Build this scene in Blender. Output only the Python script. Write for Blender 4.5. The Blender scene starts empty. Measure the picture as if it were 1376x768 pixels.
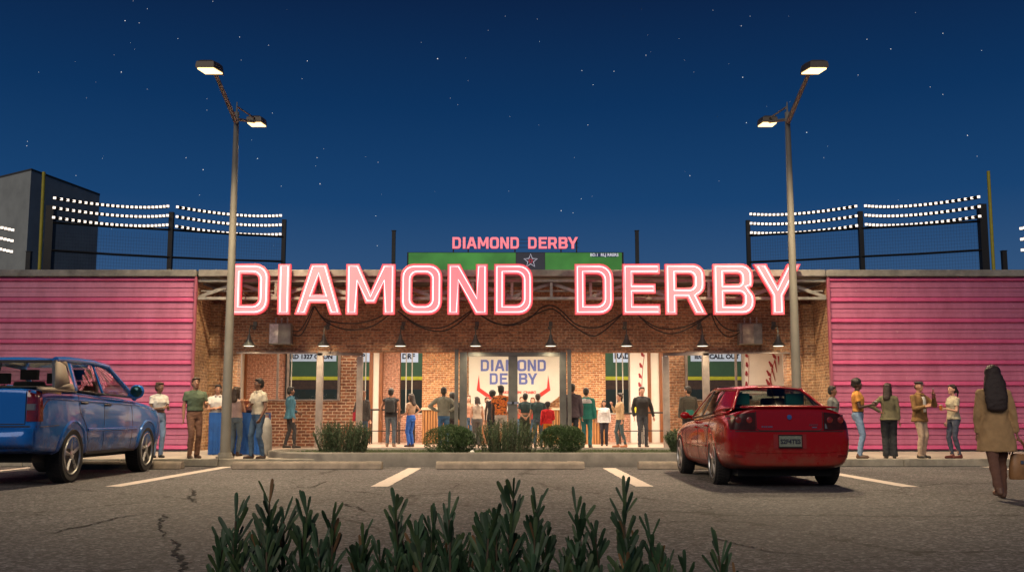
import bpy, bmesh, math, random
import numpy as np
from mathutils import Vector, Matrix
from mathutils.bvhtree import BVHTree
random.seed(7)
R = math.radians
C = bpy.context.scene.collection
scene = bpy.context.scene

# ---------------------------------------------------------------- camera model
TH = R(7.165); FOC = 1400.0
def at(px, py, Y):
    """world point seen at photo pixel (px,py) on the plane y=Y"""
    v = (384 - py) / FOC; u = (px - 688) / FOC
    dx, dy, dz = u, math.cos(TH) - v * math.sin(TH), math.sin(TH) + v * math.cos(TH)
    t = Y / dy
    return Vector((dx * t, Y, 1.0 + dz * t))
def gx(px, Y, z=0.15):
    """world x of a point of height z on plane Y that shows at column px"""
    return (px - 688) / FOC * (Y * math.cos(TH) + (z - 1) * math.sin(TH))

cam = bpy.data.cameras.new('camera'); camo = bpy.data.objects.new('camera', cam); C.objects.link(camo)
camo.location = (0, 0, 1); camo.rotation_euler = (R(90) + TH, 0, 0)
cam.sensor_width = 36; cam.lens = 36 * FOC / 1376; cam.clip_end = 4000; cam.clip_start = .05
scene.camera = camo

# ---------------------------------------------------------------- materials
MATS = {}
def nodes(name):
    m = bpy.data.materials.new(name); m.use_nodes = True
    return m, m.node_tree.nodes, m.node_tree.links, m.node_tree.nodes['Principled BSDF']
def M(name, col, rough=.6, metal=0., var=.15, scale=6., bump=0., bscale=80., coat=0., emit=None, es=0., spec=.5, stretch=None):
    if name in MATS: return MATS[name]
    m, N, L, P = nodes(name)
    col = tuple(col) + (1,)
    P.inputs['Roughness'].default_value = rough; P.inputs['Metallic'].default_value = metal
    P.inputs['Coat Weight'].default_value = coat; P.inputs['Coat Roughness'].default_value = .06
    P.inputs['Specular IOR Level'].default_value = spec
    tc = N.new('ShaderNodeTexCoord')
    src = tc.outputs['Object']
    if stretch:
        mp = N.new('ShaderNodeMapping'); mp.inputs['Scale'].default_value = stretch
        L.new(src, mp.inputs[0]); src = mp.outputs[0]
    if var > 0:
        n = N.new('ShaderNodeTexNoise'); n.inputs['Scale'].default_value = scale; n.inputs['Detail'].default_value = 6
        n.inputs['Roughness'].default_value = .65
        L.new(src, n.inputs['Vector'])
        mr = N.new('ShaderNodeMapRange'); mr.inputs[1].default_value = .3; mr.inputs[2].default_value = .7
        mr.inputs[3].default_value = 1 - var; mr.inputs[4].default_value = 1 + var
        L.new(n.outputs['Fac'], mr.inputs[0])
        mx = N.new('ShaderNodeVectorMath'); mx.operation = 'SCALE'; mx.inputs[0].default_value = col[:3]
        L.new(mr.outputs[0], mx.inputs['Scale']); L.new(mx.outputs[0], P.inputs['Base Color'])
        mr2 = N.new('ShaderNodeMapRange'); mr2.inputs[3].default_value = max(.03, rough - .12 * min(1, var * 4)); mr2.inputs[4].default_value = min(1, rough + .12 * min(1, var * 4))
        L.new(n.outputs['Fac'], mr2.inputs[0]); L.new(mr2.outputs[0], P.inputs['Roughness'])
    else:
        P.inputs['Base Color'].default_value = col
    if bump > 0:
        n2 = N.new('ShaderNodeTexNoise'); n2.inputs['Scale'].default_value = bscale; n2.inputs['Detail'].default_value = 4
        L.new(src, n2.inputs['Vector'])
        b = N.new('ShaderNodeBump'); b.inputs['Strength'].default_value = bump; b.inputs['Distance'].default_value = .01
        L.new(n2.outputs['Fac'], b.inputs['Height']); L.new(b.outputs[0], P.inputs['Normal'])
    if emit:
        P.inputs['Emission Color'].default_value = tuple(emit) + (1,); P.inputs['Emission Strength'].default_value = es
    MATS[name] = m; return m

def brick(name, c1, c2, mortar, stain=.5, bw=.215, bh=.075, mz=.011, staincol=(.05, .03, .025), sc=.55):
    m, N, L, P = nodes(name)
    tc = N.new('ShaderNodeTexCoord'); sx = N.new('ShaderNodeSeparateXYZ'); L.new(tc.outputs['Object'], sx.inputs[0])
    ad = N.new('ShaderNodeMath'); L.new(sx.outputs[0], ad.inputs[0]); L.new(sx.outputs[1], ad.inputs[1])
    cb = N.new('ShaderNodeCombineXYZ'); L.new(ad.outputs[0], cb.inputs[0]); L.new(sx.outputs[2], cb.inputs[1])
    wn = N.new('ShaderNodeTexNoise'); wn.inputs['Scale'].default_value = 6; L.new(tc.outputs['Object'], wn.inputs[0])
    wv = N.new('ShaderNodeVectorMath'); wv.operation = 'SCALE'; wv.inputs['Scale'].default_value = .012; L.new(wn.outputs['Color'], wv.inputs[0])
    wa = N.new('ShaderNodeVectorMath'); L.new(cb.outputs[0], wa.inputs[0]); L.new(wv.outputs[0], wa.inputs[1])
    b = N.new('ShaderNodeTexBrick'); L.new(wa.outputs[0], b.inputs['Vector'])
    b.inputs['Scale'].default_value = 1; b.inputs['Brick Width'].default_value = bw; b.inputs['Row Height'].default_value = bh
    b.inputs['Mortar Size'].default_value = mz; b.inputs['Mortar Smooth'].default_value = .3; b.inputs['Bias'].default_value = 0
    b.inputs['Color1'].default_value = c1 + (1,); b.inputs['Color2'].default_value = c2 + (1,); b.inputs['Mortar'].default_value = mortar + (1,)
    n = N.new('ShaderNodeTexNoise'); n.inputs['Scale'].default_value = sc; n.inputs['Detail'].default_value = 9; n.inputs['Roughness'].default_value = .7
    L.new(tc.outputs['Object'], n.inputs[0])
    mr = N.new('ShaderNodeMapRange'); mr.inputs[1].default_value = .42; mr.inputs[2].default_value = .72; mr.inputs[4].default_value = stain
    L.new(n.outputs['Fac'], mr.inputs[0])
    mx = N.new('ShaderNodeMix'); mx.data_type = 'RGBA'; L.new(mr.outputs[0], mx.inputs[0]); L.new(b.outputs['Color'], mx.inputs[6])
    mx.inputs[7].default_value = staincol + (1,)
    n2 = N.new('ShaderNodeTexNoise'); n2.inputs['Scale'].default_value = 14; n2.inputs['Detail'].default_value = 5; L.new(tc.outputs['Object'], n2.inputs[0])
    mr2 = N.new('ShaderNodeMapRange'); mr2.inputs[1].default_value = .3; mr2.inputs[2].default_value = .7; mr2.inputs[3].default_value = .55; mr2.inputs[4].default_value = 1.45
    L.new(n2.outputs['Fac'], mr2.inputs[0])
    sv = N.new('ShaderNodeVectorMath'); sv.operation = 'SCALE'; L.new(mx.outputs[2], sv.inputs[0]); L.new(mr2.outputs[0], sv.inputs['Scale'])
    L.new(sv.outputs[0], P.inputs['Base Color']); P.inputs['Roughness'].default_value = .85
    bp = N.new('ShaderNodeBump'); bp.invert = True; bp.inputs['Distance'].default_value = .012; bp.inputs['Strength'].default_value = .8
    L.new(b.outputs['Fac'], bp.inputs['Height']); L.new(bp.outputs[0], P.inputs['Normal'])
    return m

def glassmat(name, tint=(.6, .65, .65), refl=.12, rough=.03):
    m, N, L, P = nodes(name); N.remove(P); out = N['Material Output']
    t = N.new('ShaderNodeBsdfTransparent'); t.inputs[0].default_value = tint + (1,)
    g = N.new('ShaderNodeBsdfGlossy'); g.inputs['Roughness'].default_value = rough
    fr = N.new('ShaderNodeLayerWeight'); pw = N.new('ShaderNodeMath'); pw.operation = 'POWER'; pw.inputs[1].default_value = 4; L.new(fr.outputs['Facing'], pw.inputs[0])
    ad = N.new('ShaderNodeMath'); ad.operation = 'MULTIPLY_ADD'; ad.use_clamp = True; ad.inputs[1].default_value = .9; ad.inputs[2].default_value = .012 + refl; L.new(pw.outputs[0], ad.inputs[0])
    mx = N.new('ShaderNodeMixShader'); L.new(ad.outputs[0], mx.inputs[0]); L.new(t.outputs[0], mx.inputs[1]); L.new(g.outputs[0], mx.inputs[2])
    L.new(mx.outputs[0], out.inputs[0]); return m

def emis(name, col, s):
    m, N, L, P = nodes(name)
    P.inputs['Base Color'].default_value = tuple(min(1, c * .6) for c in col) + (1,); P.inputs['Roughness'].default_value = .5
    P.inputs['Emission Color'].default_value = tuple(col) + (1,); P.inputs['Emission Strength'].default_value = s
    return m

# ---------------------------------------------------------------- mesh builder
class MB:
    def __init__(s): s.v = []; s.f = []; s.mi = []; s.cur = 0
    def add(s, vs, fs):
        b = len(s.v); s.v += [tuple(v) for v in vs]; s.f += [tuple(b + i for i in f) for f in fs]; s.mi += [s.cur] * len(fs); return s
    def box(s, x0, x1, y0, y1, z0, z1):
        vs = [(x, y, z) for z in (z0, z1) for y in (y0, y1) for x in (x0, x1)]
        return s.add(vs, [(0, 2, 3, 1), (4, 5, 7, 6), (0, 1, 5, 4), (2, 6, 7, 3), (0, 4, 6, 2), (1, 3, 7, 5)])
    def prism(s, pts, ax, a, b):
        """polygon pts (2D) extruded along axis ax from a to b; 2D order: x->(y,z) y->(x,z) z->(x,y)"""
        def mk(p, t): return {'x': (t, p[0], p[1]), 'y': (p[0], t, p[1]), 'z': (p[0], p[1], t)}[ax]
        n = len(pts); vs = [mk(p, a) for p in pts] + [mk(p, b) for p in pts]
        return s.add(vs, [tuple(range(n))[::-1], tuple(range(n, 2 * n))] + [(i, (i + 1) % n, n + (i + 1) % n, n + i) for i in range(n)])
    def rings(s, rings, cap=True, close=False):
        n = len(rings[0]); vs = [p for r in rings for p in r]; fs = []
        m = len(rings)
        for i in range(m if close else m - 1):
            j = (i + 1) % m
            for k in range(n):
                l = (k + 1) % n; fs.append((i * n + k, i * n + l, j * n + l, j * n + k))
        if cap and not close: fs += [tuple(range(n))[::-1], tuple((m - 1) * n + k for k in range(n))]
        return s.add(vs, fs)
    def tube(s, pts, r, n=8, close=False, cap=True):
        pts = [Vector(p) for p in pts]; rs = r if isinstance(r, (list, tuple)) else [r] * len(pts)
        rg = []; m = len(pts); up = None
        for i, p in enumerate(pts):
            a = pts[(i - 1) % m] if (close or i > 0) else p; b = pts[(i + 1) % m] if (close or i < m - 1) else p
            d = (b - a)
            d = d.normalized() if d.length > 1e-9 else Vector((0, 0, 1))
            if up is None:
                up = Vector((0, 0, 1)) if abs(d.z) < .9 else Vector((0, 1, 0))
            u = (up - d * up.dot(d))
            if u.length < 1e-4: u = d.orthogonal()
            u.normalize(); w = d.cross(u); up = u
            rg.append([p + (u * math.cos(2 * math.pi * k / n) + w * math.sin(2 * math.pi * k / n)) * rs[i] for k in range(n)])
        return s.rings(rg, cap, close)
    def cyl(s, a, b, ra, rb=None, n=16): return s.tube([a, b], [ra, ra if rb is None else rb], n)
    def lathe(s, prof, c, ax='z', n=24, cap=True):
        rg = []
        for r, t in prof:
            ring = []
            for k in range(n):
                a = 2 * math.pi * k / n; u, w = r * math.cos(a), r * math.sin(a)
                ring.append({'z': (c[0] + u, c[1] + w, c[2] + t), 'x': (c[0] + t, c[1] + u, c[2] + w), 'y': (c[0] + w, c[1] + t, c[2] + u)}[ax])
            rg.append(ring)
        return s.rings(rg, cap)
    def sphere(s, c, r, n=12, m=8):
        r = (r, r, r) if not isinstance(r, (tuple, list)) else r; rg = []
        for i in range(1, m):
            t = math.pi * i / m
            rg.append([(c[0] + r[0] * math.sin(t) * math.cos(2 * math.pi * k / n), c[1] + r[1] * math.sin(t) * math.sin(2 * math.pi * k / n), c[2] - r[2] * math.cos(t)) for k in range(n)])
        return s.rings(rg, True)
    def grid(s, fn, nu, nv):
        vs = [fn(i / nu, j / nv) for i in range(nu + 1) for j in range(nv + 1)]
        return s.add(vs, [(i * (nv + 1) + j, (i + 1) * (nv + 1) + j, (i + 1) * (nv + 1) + j + 1, i * (nv + 1) + j + 1) for i in range(nu) for j in range(nv)])
    def patch(s, a, b, c, d, nu=6, nv=6, bulge=(0, 0, 0)):
        """a-b along u at v=0, d-c at v=1"""
        a, b, c, d, g = map(Vector, (a, b, c, d, bulge))
        def fn(u, v): return (a * (1 - u) + b * u) * (1 - v) + (d * (1 - u) + c * u) * v + g * (16 * u * (1 - u) * v * (1 - v)) ** .6
        return s.grid(fn, nu, nv)
    def merge(s, o, mtx=None):
        return s.add([mtx @ Vector(v) for v in o.v] if mtx else o.v, o.f)
    def obj(s, name, mat, parent=None, world=True, bevel=0, smooth=False, solid=0, angle=40):
        me = bpy.data.meshes.new(name); me.from_pydata(s.v, [], s.f)
        for m_ in (mat if isinstance(mat, list) else [mat]): me.materials.append(m_)
        me.polygons.foreach_set('material_index', s.mi); me.update()
        bm = bmesh.new(); bm.from_mesh(me); bmesh.ops.recalc_face_normals(bm, faces=bm.faces); bm.to_mesh(me); bm.free()
        if smooth: me.shade_smooth(); me.set_sharp_from_angle(angle=R(angle))
        o = bpy.data.objects.new(name, me); C.objects.link(o)
        if parent:
            o.parent = parent
            if world:
                p = parent; off = Vector((0, 0, 0))
                while p: off += Vector(p.location); p = p.parent
                o.location = -off
        if solid:
            md = o.modifiers.new('s', 'SOLIDIFY'); md.thickness = solid; md.offset = 0
        if bevel:
            md = o.modifiers.new('b', 'BEVEL'); md.width = bevel; md.segments = 2; md.limit_method = 'ANGLE'; md.angle_limit = R(40)
        return o

def E(name, loc, label, cat, group=None, rz=0):
    o = bpy.data.objects.new(name, None); C.objects.link(o); o.location = loc; o.rotation_euler = (0, 0, rz); o.empty_display_size = .1
    return tag(o, label, cat, group)
def tag(o, label=None, cat=None, group=None, kind=None):
    if label: o['label'] = label
    if cat: o['category'] = cat
    if group: o['group'] = group
    if kind: o['kind'] = kind
    return o
def copytree(o, parent=None):
    c = o.copy(); C.objects.link(c)
    if parent: c.parent = parent
    for ch in [x for x in bpy.data.objects if x.parent == o]: copytree(ch, c)
    return c
def text(s, size, mat, name, parent, loc, rot=(R(90), 0, 0), ext=.004, center=True, sx=1, bold=0):
    cu = bpy.data.curves.new(name, 'FONT'); cu.body = s; cu.size = size; cu.extrude = ext; cu.offset = bold
    cu.align_x = 'CENTER' if center else 'LEFT'; cu.resolution_u = 3
    tmp = bpy.data.objects.new('t', cu); me = bpy.data.meshes.new_from_object(tmp); bpy.data.objects.remove(tmp)
    me.materials.clear(); me.materials.append(mat)
    me.transform(Matrix.Translation(loc) @ Matrix.Rotation(rot[2], 4, 'Z') @ Matrix.Rotation(rot[0], 4, 'X') @ Matrix.Diagonal((sx, 1, 1, 1)))
    o = bpy.data.objects.new(name, me); C.objects.link(o)
    if parent:
        o.parent = parent; p = parent; off = Vector((0, 0, 0))
        while p: off += Vector(p.location); p = p.parent
        o.location = -off
    return o

# ---------------------------------------------------------------- block letters (units: 67 high)
def arc(cx, cy, r, a0, a1, n=5): return [(cx + r * math.cos(R(a0 + (a1 - a0) * i / n)), cy + r * math.sin(R(a0 + (a1 - a0) * i / n))) for i in range(n + 1)]
def rr(x0, y0, x1, y1, r): # rounded rect CCW
    return arc(x1 - r, y0 + r, r, -90, 0) + arc(x1 - r, y1 - r, r, 0, 90) + arc(x0 + r, y1 - r, r, 90, 180) + arc(x0 + r, y0 + r, r, 180, 270)
def rhole(x0, y0, x1, y1, r): # right corners rounded
    return [(x0, y0)] + arc(x1 - r, y0 + r, r, -90, 0) + arc(x1 - r, y1 - r, r, 0, 90) + [(x0, y1)]
GL = {
 'D': (51, [rhole(0, 0, 51, 67, 18), rhole(13.5, 13, 37.5, 54, 8)]),
 'I': (16, [[(0, 0), (16, 0), (16, 67), (0, 67)]]),
 'A': (62, [[(0, 0), (15, 0), (20.5, 15.5), (41.5, 15.5), (47, 0), (62, 0), (41.5, 67), (20.5, 67)], [(24, 27), (38, 27), (31, 50)]]),
 'M': (65, [[(0, 0), (15, 0), (15, 42), (26, 15), (39, 15), (50, 42), (50, 0), (65, 0), (65, 67), (48.5, 67), (32.5, 31), (16.5, 67), (0, 67)]]),
 'O': (55, [rr(0, 0, 55, 67, 17), rr(15, 13, 40, 54, 7)]),
 'N': (53, [[(0, 0), (15, 0), (15, 42), (37, 0), (53, 0), (53, 67), (38, 67), (38, 25), (16, 67), (0, 67)]]),
 'E': (50, [[(0, 0), (50, 0), (50, 13), (14.5, 13), (14.5, 28), (44, 28), (44, 40.5), (14.5, 40.5), (14.5, 54), (50, 54), (50, 67), (0, 67)]]),
 'R': (55, [[(0, 0), (15, 0), (15, 22), (29, 22), (39.5, 0), (55, 0), (43, 24.5)] + arc(38, 39, 15, -50, 0, 3) + arc(38, 52, 15, 0, 90) + [(0, 67)], rhole(15, 35, 38, 54, 6)]),
 'B': (55, [[(0, 0)] + arc(39, 16, 16, -90, 0) + arc(39, 20, 16, 5, 48, 3) + [(47.5, 35.5)] + arc(38, 43, 15, -25, 0, 2) + arc(38, 52, 15, 0, 90) + [(0, 67)], rhole(15, 12.5, 40, 28, 5), rhole(15, 40, 37, 54.5, 4.5)]),
 'Y': (63, [[(0, 67), (23.5, 25), (23.5, 0), (39.5, 0), (39.5, 25), (63, 67), (46, 67), (31.5, 39), (17, 67)]]),
}
def ccw(p): return sum(p[i - 1][0] * p[i][1] - p[i][0] * p[i - 1][1] for i in range(len(p))) > 0
def inset(p, d):
    """offset closed contour towards its left side by d"""
    out = []; n = len(p)
    for i in range(n):
        a, b, c = Vector(p[i - 1]), Vector(p[i]), Vector(p[(i + 1) % n])
        e, f = (b - a), (c - b)
        if e.length < 1e-6 or f.length < 1e-6: continue
        e.normalize(); f.normalize(); n1, n2 = Vector((-e.y, e.x)), Vector((-f.y, f.x))
        m = n1 + n2
        m = m / max(.35, m.dot(n1)) if m.length > 1e-6 else n1
        out.append(tuple(b + m * d))
    return out
def contours(ch):
    w, cs = GL[ch]; res = []
    for i, c in enumerate(cs):
        if (i == 0) != ccw(c): c = c[::-1]
        res.append(c)
    return w, res
def glyph_mesh(name, ch, sx, sz, ext, mats):
    """flat filled letter in the XZ plane, facing -Y, origin at its lower left corner"""
    w, cs = contours(ch)
    cu = bpy.data.curves.new(name, 'CURVE'); cu.dimensions = '2D'; cu.fill_mode = 'BOTH'; cu.extrude = ext
    for c in cs:
        sp = cu.splines.new('POLY'); sp.points.add(len(c) - 1); sp.use_cyclic_u = True
        for k, (x, y) in enumerate(c): sp.points[k].co = (x * sx, y * sz, 0, 1)
    tmp = bpy.data.objects.new('t', cu); me = bpy.data.meshes.new_from_object(tmp); bpy.data.objects.remove(tmp)
    me.materials.clear()
    for m_ in mats: me.materials.append(m_)
    if len(mats) > 1:
        for p in me.polygons: p.material_index = 0 if abs(p.normal.z) > .5 else 1
    me.transform(Matrix.Rotation(R(90), 4, 'X')); me.name = name
    return me
WORD = [('D', 311), ('I', 374.5), ('A', 397.5), ('M', 466), ('O', 539), ('N', 602), ('D', 664.5), ('D', 772.5), ('E', 836.5), ('R', 893.5), ('B', 958), ('Y', 1012.5)]
# ================================================================= world, lights
world = bpy.data.worlds.new('World'); scene.world = world; world.use_nodes = True
WN, WL = world.node_tree.nodes, world.node_tree.links
bg = WN['Background']
tc = WN.new('ShaderNodeTexCoord'); sp = WN.new('ShaderNodeSeparateXYZ'); WL.new(tc.outputs['Generated'], sp.inputs[0])
rp = WN.new('ShaderNodeValToRGB'); WL.new(sp.outputs[2], rp.inputs[0])
els = rp.color_ramp.elements
els[0].position = 0.0; els[0].color = (.036, .08, .17, 1)
els[1].position = 1.0; els[1].color = (.002, .007, .028, 1)
for p_, c_ in ((.13, (.031, .085, .195)), (.20, (.0095, .054, .16)), (.29, (.0042, .033, .112)), (.38, (.0036, .018, .066)), (.6, (.003, .010, .038))):
    e = els.new(p_); e.color = c_ + (1,)
nt = WN.new('ShaderNodeTexSky'); nt.sky_type = 'NISHITA'; nt.sun_disc = False; nt.sun_elevation = R(-6); nt.sun_rotation = R(180)
mxw = WN.new('ShaderNodeMix'); mxw.data_type = 'RGBA'; mxw.blend_type = 'ADD'; mxw.inputs[0].default_value = .05
WL.new(rp.outputs[0], mxw.inputs[6]); WL.new(nt.outputs[0], mxw.inputs[7]); WL.new(mxw.outputs[2], bg.inputs[0])
bg.inputs[1].default_value = 1.0

def lamp(kind, name, loc, rot, power, col=(1, .85, .65), size=.3, size_y=None, spot=None, blend=.6):
    l = bpy.data.lights.new(name, kind); l.energy = power; l.color = col
    if kind == 'SUN': l.angle = size
    elif kind == 'AREA':
        l.size = size
        if size_y: l.shape = 'RECTANGLE'; l.size_y = size_y
    else: l.shadow_soft_size = size
    if spot: l.spot_size = R(spot); l.spot_blend = blend
    o = bpy.data.objects.new(name, l); C.objects.link(o); o.location = loc; o.rotation_euler = rot; return o
lamp('SUN', 'fill_sun', (0, 0, 30), (R(59), 0, R(-16)), 1.27, (1, .87, .74), R(40))  # added warm ambient fill from behind the camera; no sun in this night sky

# ================================================================= ground
def asphalt():
    m, N, L, P = nodes('asphalt')
    tc = N.new('ShaderNodeTexCoord'); O = tc.outputs['Object']
    def noise(s, d=6, r=.6):
        n = N.new('ShaderNodeTexNoise'); n.inputs['Scale'].default_value = s; n.inputs['Detail'].default_value = d; n.inputs['Roughness'].default_value = r; L.new(O, n.inputs[0]); return n
    big, fine, grit = noise(.35, 8), noise(5, 8, .7), noise(55, 4, .85)
    def mr(src, a, b, c, d):
        q = N.new('ShaderNodeMapRange'); q.inputs[1].default_value = a; q.inputs[2].default_value = b; q.inputs[3].default_value = c; q.inputs[4].default_value = d; L.new(src, q.inputs[0]); return q.outputs[0]
    def mul(a, b):
        q = N.new('ShaderNodeMath'); q.operation = 'MULTIPLY'
        for i, s in enumerate((a, b)):
            if isinstance(s, float): q.inputs[i].default_value = s
            else: L.new(s, q.inputs[i])
        return q.outputs[0]
    v = mul(mul(mr(big.outputs['Fac'], .3, .7, .7, 1.25), mr(fine.outputs['Fac'], .3, .7, .8, 1.2)), mr(grit.outputs['Fac'], .32, .70, .35, 1.9))
    # cracks: distorted cell borders kept only in patches
    dn = noise(1.3, 6, .7); sc = N.new('ShaderNodeVectorMath'); sc.operation = 'SCALE'; sc.inputs['Scale'].default_value = .9; L.new(dn.outputs['Color'], sc.inputs[0])
    ad = N.new('ShaderNodeVectorMath'); L.new(O, ad.inputs[0]); L.new(sc.outputs[0], ad.inputs[1])
    vo = N.new('ShaderNodeTexVoronoi'); vo.feature = 'DISTANCE_TO_EDGE'; vo.inputs['Scale'].default_value = .33; L.new(ad.outputs[0], vo.inputs['Vector'])
    pm = noise(.5, 3); width = mr(pm.outputs['Fac'], .42, .62, 0.0, .011)
    lt = N.new('ShaderNodeMath'); lt.operation = 'LESS_THAN'; L.new(vo.outputs['Distance'], lt.inputs[0]); L.new(width, lt.inputs[1])
    cr = mr(lt.outputs[0], 0, 1, 1.0, .08)
    v = mul(v, cr)
    oil = noise(.9, 4, .6); v = mul(v, mr(oil.outputs['Fac'], .60, .70, 1.0, .62)); vc = N.new('ShaderNodeTexVoronoi'); vc.inputs['Scale'].default_value = 38; L.new(O, vc.inputs['Vector']); sr = N.new('ShaderNodeSeparateColor'); L.new(vc.outputs['Color'], sr.inputs[0]); pq = N.new('ShaderNodeMath'); pq.operation = 'POWER'; pq.inputs[1].default_value = 3; L.new(sr.outputs[0], pq.inputs[0]); v = mul(v, mr(pq.outputs[0], 0, 1, .55, 3.0)); mid_ = noise(12, 4, .8); v = mul(v, mr(mid_.outputs['Fac'], .33, .68, .62, 1.45))
    s = N.new('ShaderNodeVectorMath'); s.operation = 'SCALE'; s.inputs[0].default_value = (.059, .055, .059); L.new(v, s.inputs['Scale']); L.new(s.outputs[0], P.inputs['Base Color'])
    P.inputs['Roughness'].default_value = .8
    b = N.new('ShaderNodeBump'); b.inputs['Strength'].default_value = .6; b.inputs['Distance'].default_value = .006
    hh = N.new('ShaderNodeMath'); L.new(grit.outputs['Fac'], hh.inputs[0]); L.new(mul(lt.outputs[0], -3.0), hh.inputs[1])
    L.new(hh.outputs[0], b.inputs['Height']); L.new(b.outputs[0], P.inputs['Normal'])
    return m
ASPH = asphalt()
g = MB(); g.box(-250, 250, -60, 600, -.3, 0); tag(g.obj('ground', ASPH), kind='structure')

def concrete(name, col, joint=1.5, jy=1.5, var=.18):
    m = M(name, col, .85, var=var, scale=3, bump=.3, bscale=60)
    return m
CONC = M('kerb_concrete', (.26, .24, .20), .88, var=.35, scale=3.5, bump=.4, bscale=50)
def pavers():
    m, N, L, P = nodes('pavement_concrete')
    tc = N.new('ShaderNodeTexCoord'); b = N.new('ShaderNodeTexBrick'); L.new(tc.outputs['Object'], b.inputs[0]); b.offset = 0
    b.inputs['Scale'].default_value = 1; b.inputs['Brick Width'].default_value = 1.5; b.inputs['Row Height'].default_value = 1.5; b.inputs['Mortar Size'].default_value = .012
    b.inputs['Color1'].default_value = (.44, .38, .33, 1); b.inputs['Color2'].default_value = (.40, .345, .305, 1); b.inputs['Mortar'].default_value = (.12, .10, .09, 1)
    n = N.new('ShaderNodeTexNoise'); n.inputs['Scale'].default_value = 2.5; n.inputs['Detail'].default_value = 9; n.inputs['Roughness'].default_value = .7; L.new(tc.outputs['Object'], n.inputs[0])
    mr = N.new('ShaderNodeMapRange'); mr.inputs[1].default_value = .3; mr.inputs[2].default_value = .7; mr.inputs[3].default_value = .7; mr.inputs[4].default_value = 1.2; L.new(n.outputs['Fac'], mr.inputs[0])
    s = N.new('ShaderNodeVectorMath'); s.operation = 'SCALE'; L.new(b.outputs['Color'], s.inputs[0]); L.new(mr.outputs[0], s.inputs['Scale']); L.new(s.outputs[0], P.inputs['Base Color'])
    P.inputs['Roughness'].default_value = .8; return m
PAVE = pavers()
g = MB(); g.box(-20, 20, 21.72, 27.0, .0, .15); tag(g.obj('pavement', PAVE), kind='structure')
g = MB()
x = -20.0
while x < 20:
    g.box(x + .006, x + 1.994, 21.54, 21.714, .0, .156); x += 2.0
tag(g.obj('kerb', CONC, bevel=.015), kind='structure')

# painted bay lines
def paintmat():
    m, N, L, P = nodes('line_paint')
    tc = N.new('ShaderNodeTexCoord'); n = N.new('ShaderNodeTexNoise'); n.inputs['Scale'].default_value = 7; n.inputs['Detail'].default_value = 10; n.inputs['Roughness'].default_value = .8; L.new(tc.outputs['Object'], n.inputs[0])
    r = N.new('ShaderNodeValToRGB'); r.color_ramp.elements[0].position = .36; r.color_ramp.elements[0].color = (.12, .105, .1, 1); r.color_ramp.elements[1].position = .44; r.color_ramp.elements[1].color = (.55, .47, .43, 1)
    L.new(n.outputs['Fac'], r.inputs[0]); L.new(r.outputs[0], P.inputs['Base Color']); P.inputs['Roughness'].default_value = .75; return m
PAINT = paintmat()
for X0, w, Yn, Yf in ((-9.62, .2, 15.4, 21.5), (-5.78, .24, 15.35, 21.5), (-1.92, .26, 15.35, 20.9), (1.92, .26, 15.35, 20.9), (5.76, .24, 15.3, 21.5), (9.6, .2, 15.4, 21.5)):
    g = MB(); n = 60
    def fn(u, v, X0=X0, w=w, Yn=Yn, Yf=Yf):
        e = .004 * math.sin(u * 31 + X0 * 7) + .003 * math.sin(u * 90 + v * 5)
        return (X0 - w / 2 + w * v + e, Yn + (Yf - Yn) * u, .004)
    g.grid(fn, n, 1); tag(g.obj('road_marking', PAINT), kind='structure')

# cracks with a shape of their own, opened in the asphalt
def G0(px, py):
    v = (384 - py) / FOC; u = (px - 688) / FOC; dy, dz = math.cos(TH) - v * math.sin(TH), math.sin(TH) + v * math.cos(TH); t = -1.0 / dz; return Vector((u * t, dy * t, 0))
CRK = M('crack_dark', (.008, .007, .007), 1, var=0); rc = random.Random(21)
def crack(pts, w, branch=True):
    P3 = [G0(*p) for p in pts]; L = [P3[0]]
    for a, b in zip(P3, P3[1:]):
        n = max(3, int((b - a).length / .07)); nn = Vector((-(b - a).y, (b - a).x, 0)).normalized()
        for i in range(1, n + 1): L.append(a.lerp(b, i / n) + nn * (rc.uniform(-.035, .035) if i < n else 0))
    g = MB(); vs = []; m = len(L)
    for i, p in enumerate(L):
        d = (L[min(m - 1, i + 1)] - L[max(0, i - 1)]).normalized(); nn = Vector((-d.y, d.x, 0)); k = w * rc.uniform(.25, 1.1) * min(1, 4 * i / m + .1, 4 * (m - 1 - i) / m + .1)
        vs += [p - nn * k + Vector((0, 0, .0045)), p + nn * k + Vector((0, 0, .0045))]
    g.add(vs, [(2 * i, 2 * i + 1, 2 * i + 3, 2 * i + 2) for i in range(m - 1)]); tag(g.obj('road_crack', CRK), kind='structure')
for pts, w in (([(222, 722), (236, 728), (240, 738), (233, 742), (246, 750), (243, 760), (252, 775)], .022), ([(58, 718), (90, 711), (118, 706), (150, 697), (190, 690), (212, 688)], .020), ([(255, 655), (262, 664), (252, 668), (268, 676)], .03), ([(212, 688), (222, 694), (214, 702), (222, 722)], .016),
    ([(384, 658), (400, 655), (418, 655), (430, 650), (440, 645)], .022), ([(455, 657), (470, 661), (486, 660), (494, 663)], .016), ([(488, 688), (482, 681), (470, 680), (462, 676)], .022), ([(486, 687), (520, 688), (540, 690)], .008), ([(455, 696), (470, 699), (490, 697)], .012), ([(612, 648), (616, 651), (610, 655), (598, 657)], .016),
    ([(690, 640), (720, 642)], .012), ([(840, 672), (880, 676), (930, 678), (1010, 679), (1080, 681)], .010), ([(948, 716), (965, 724), (990, 731), (1010, 734), (1040, 742), (1090, 746), (1150, 752)], .010), ([(20, 660), (60, 664), (120, 661)], .010), ([(700, 712), (760, 713), (800, 716)], .007), ([(1120, 700), (1160, 706), (1240, 703)], .008)): crack(pts, w)
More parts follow.
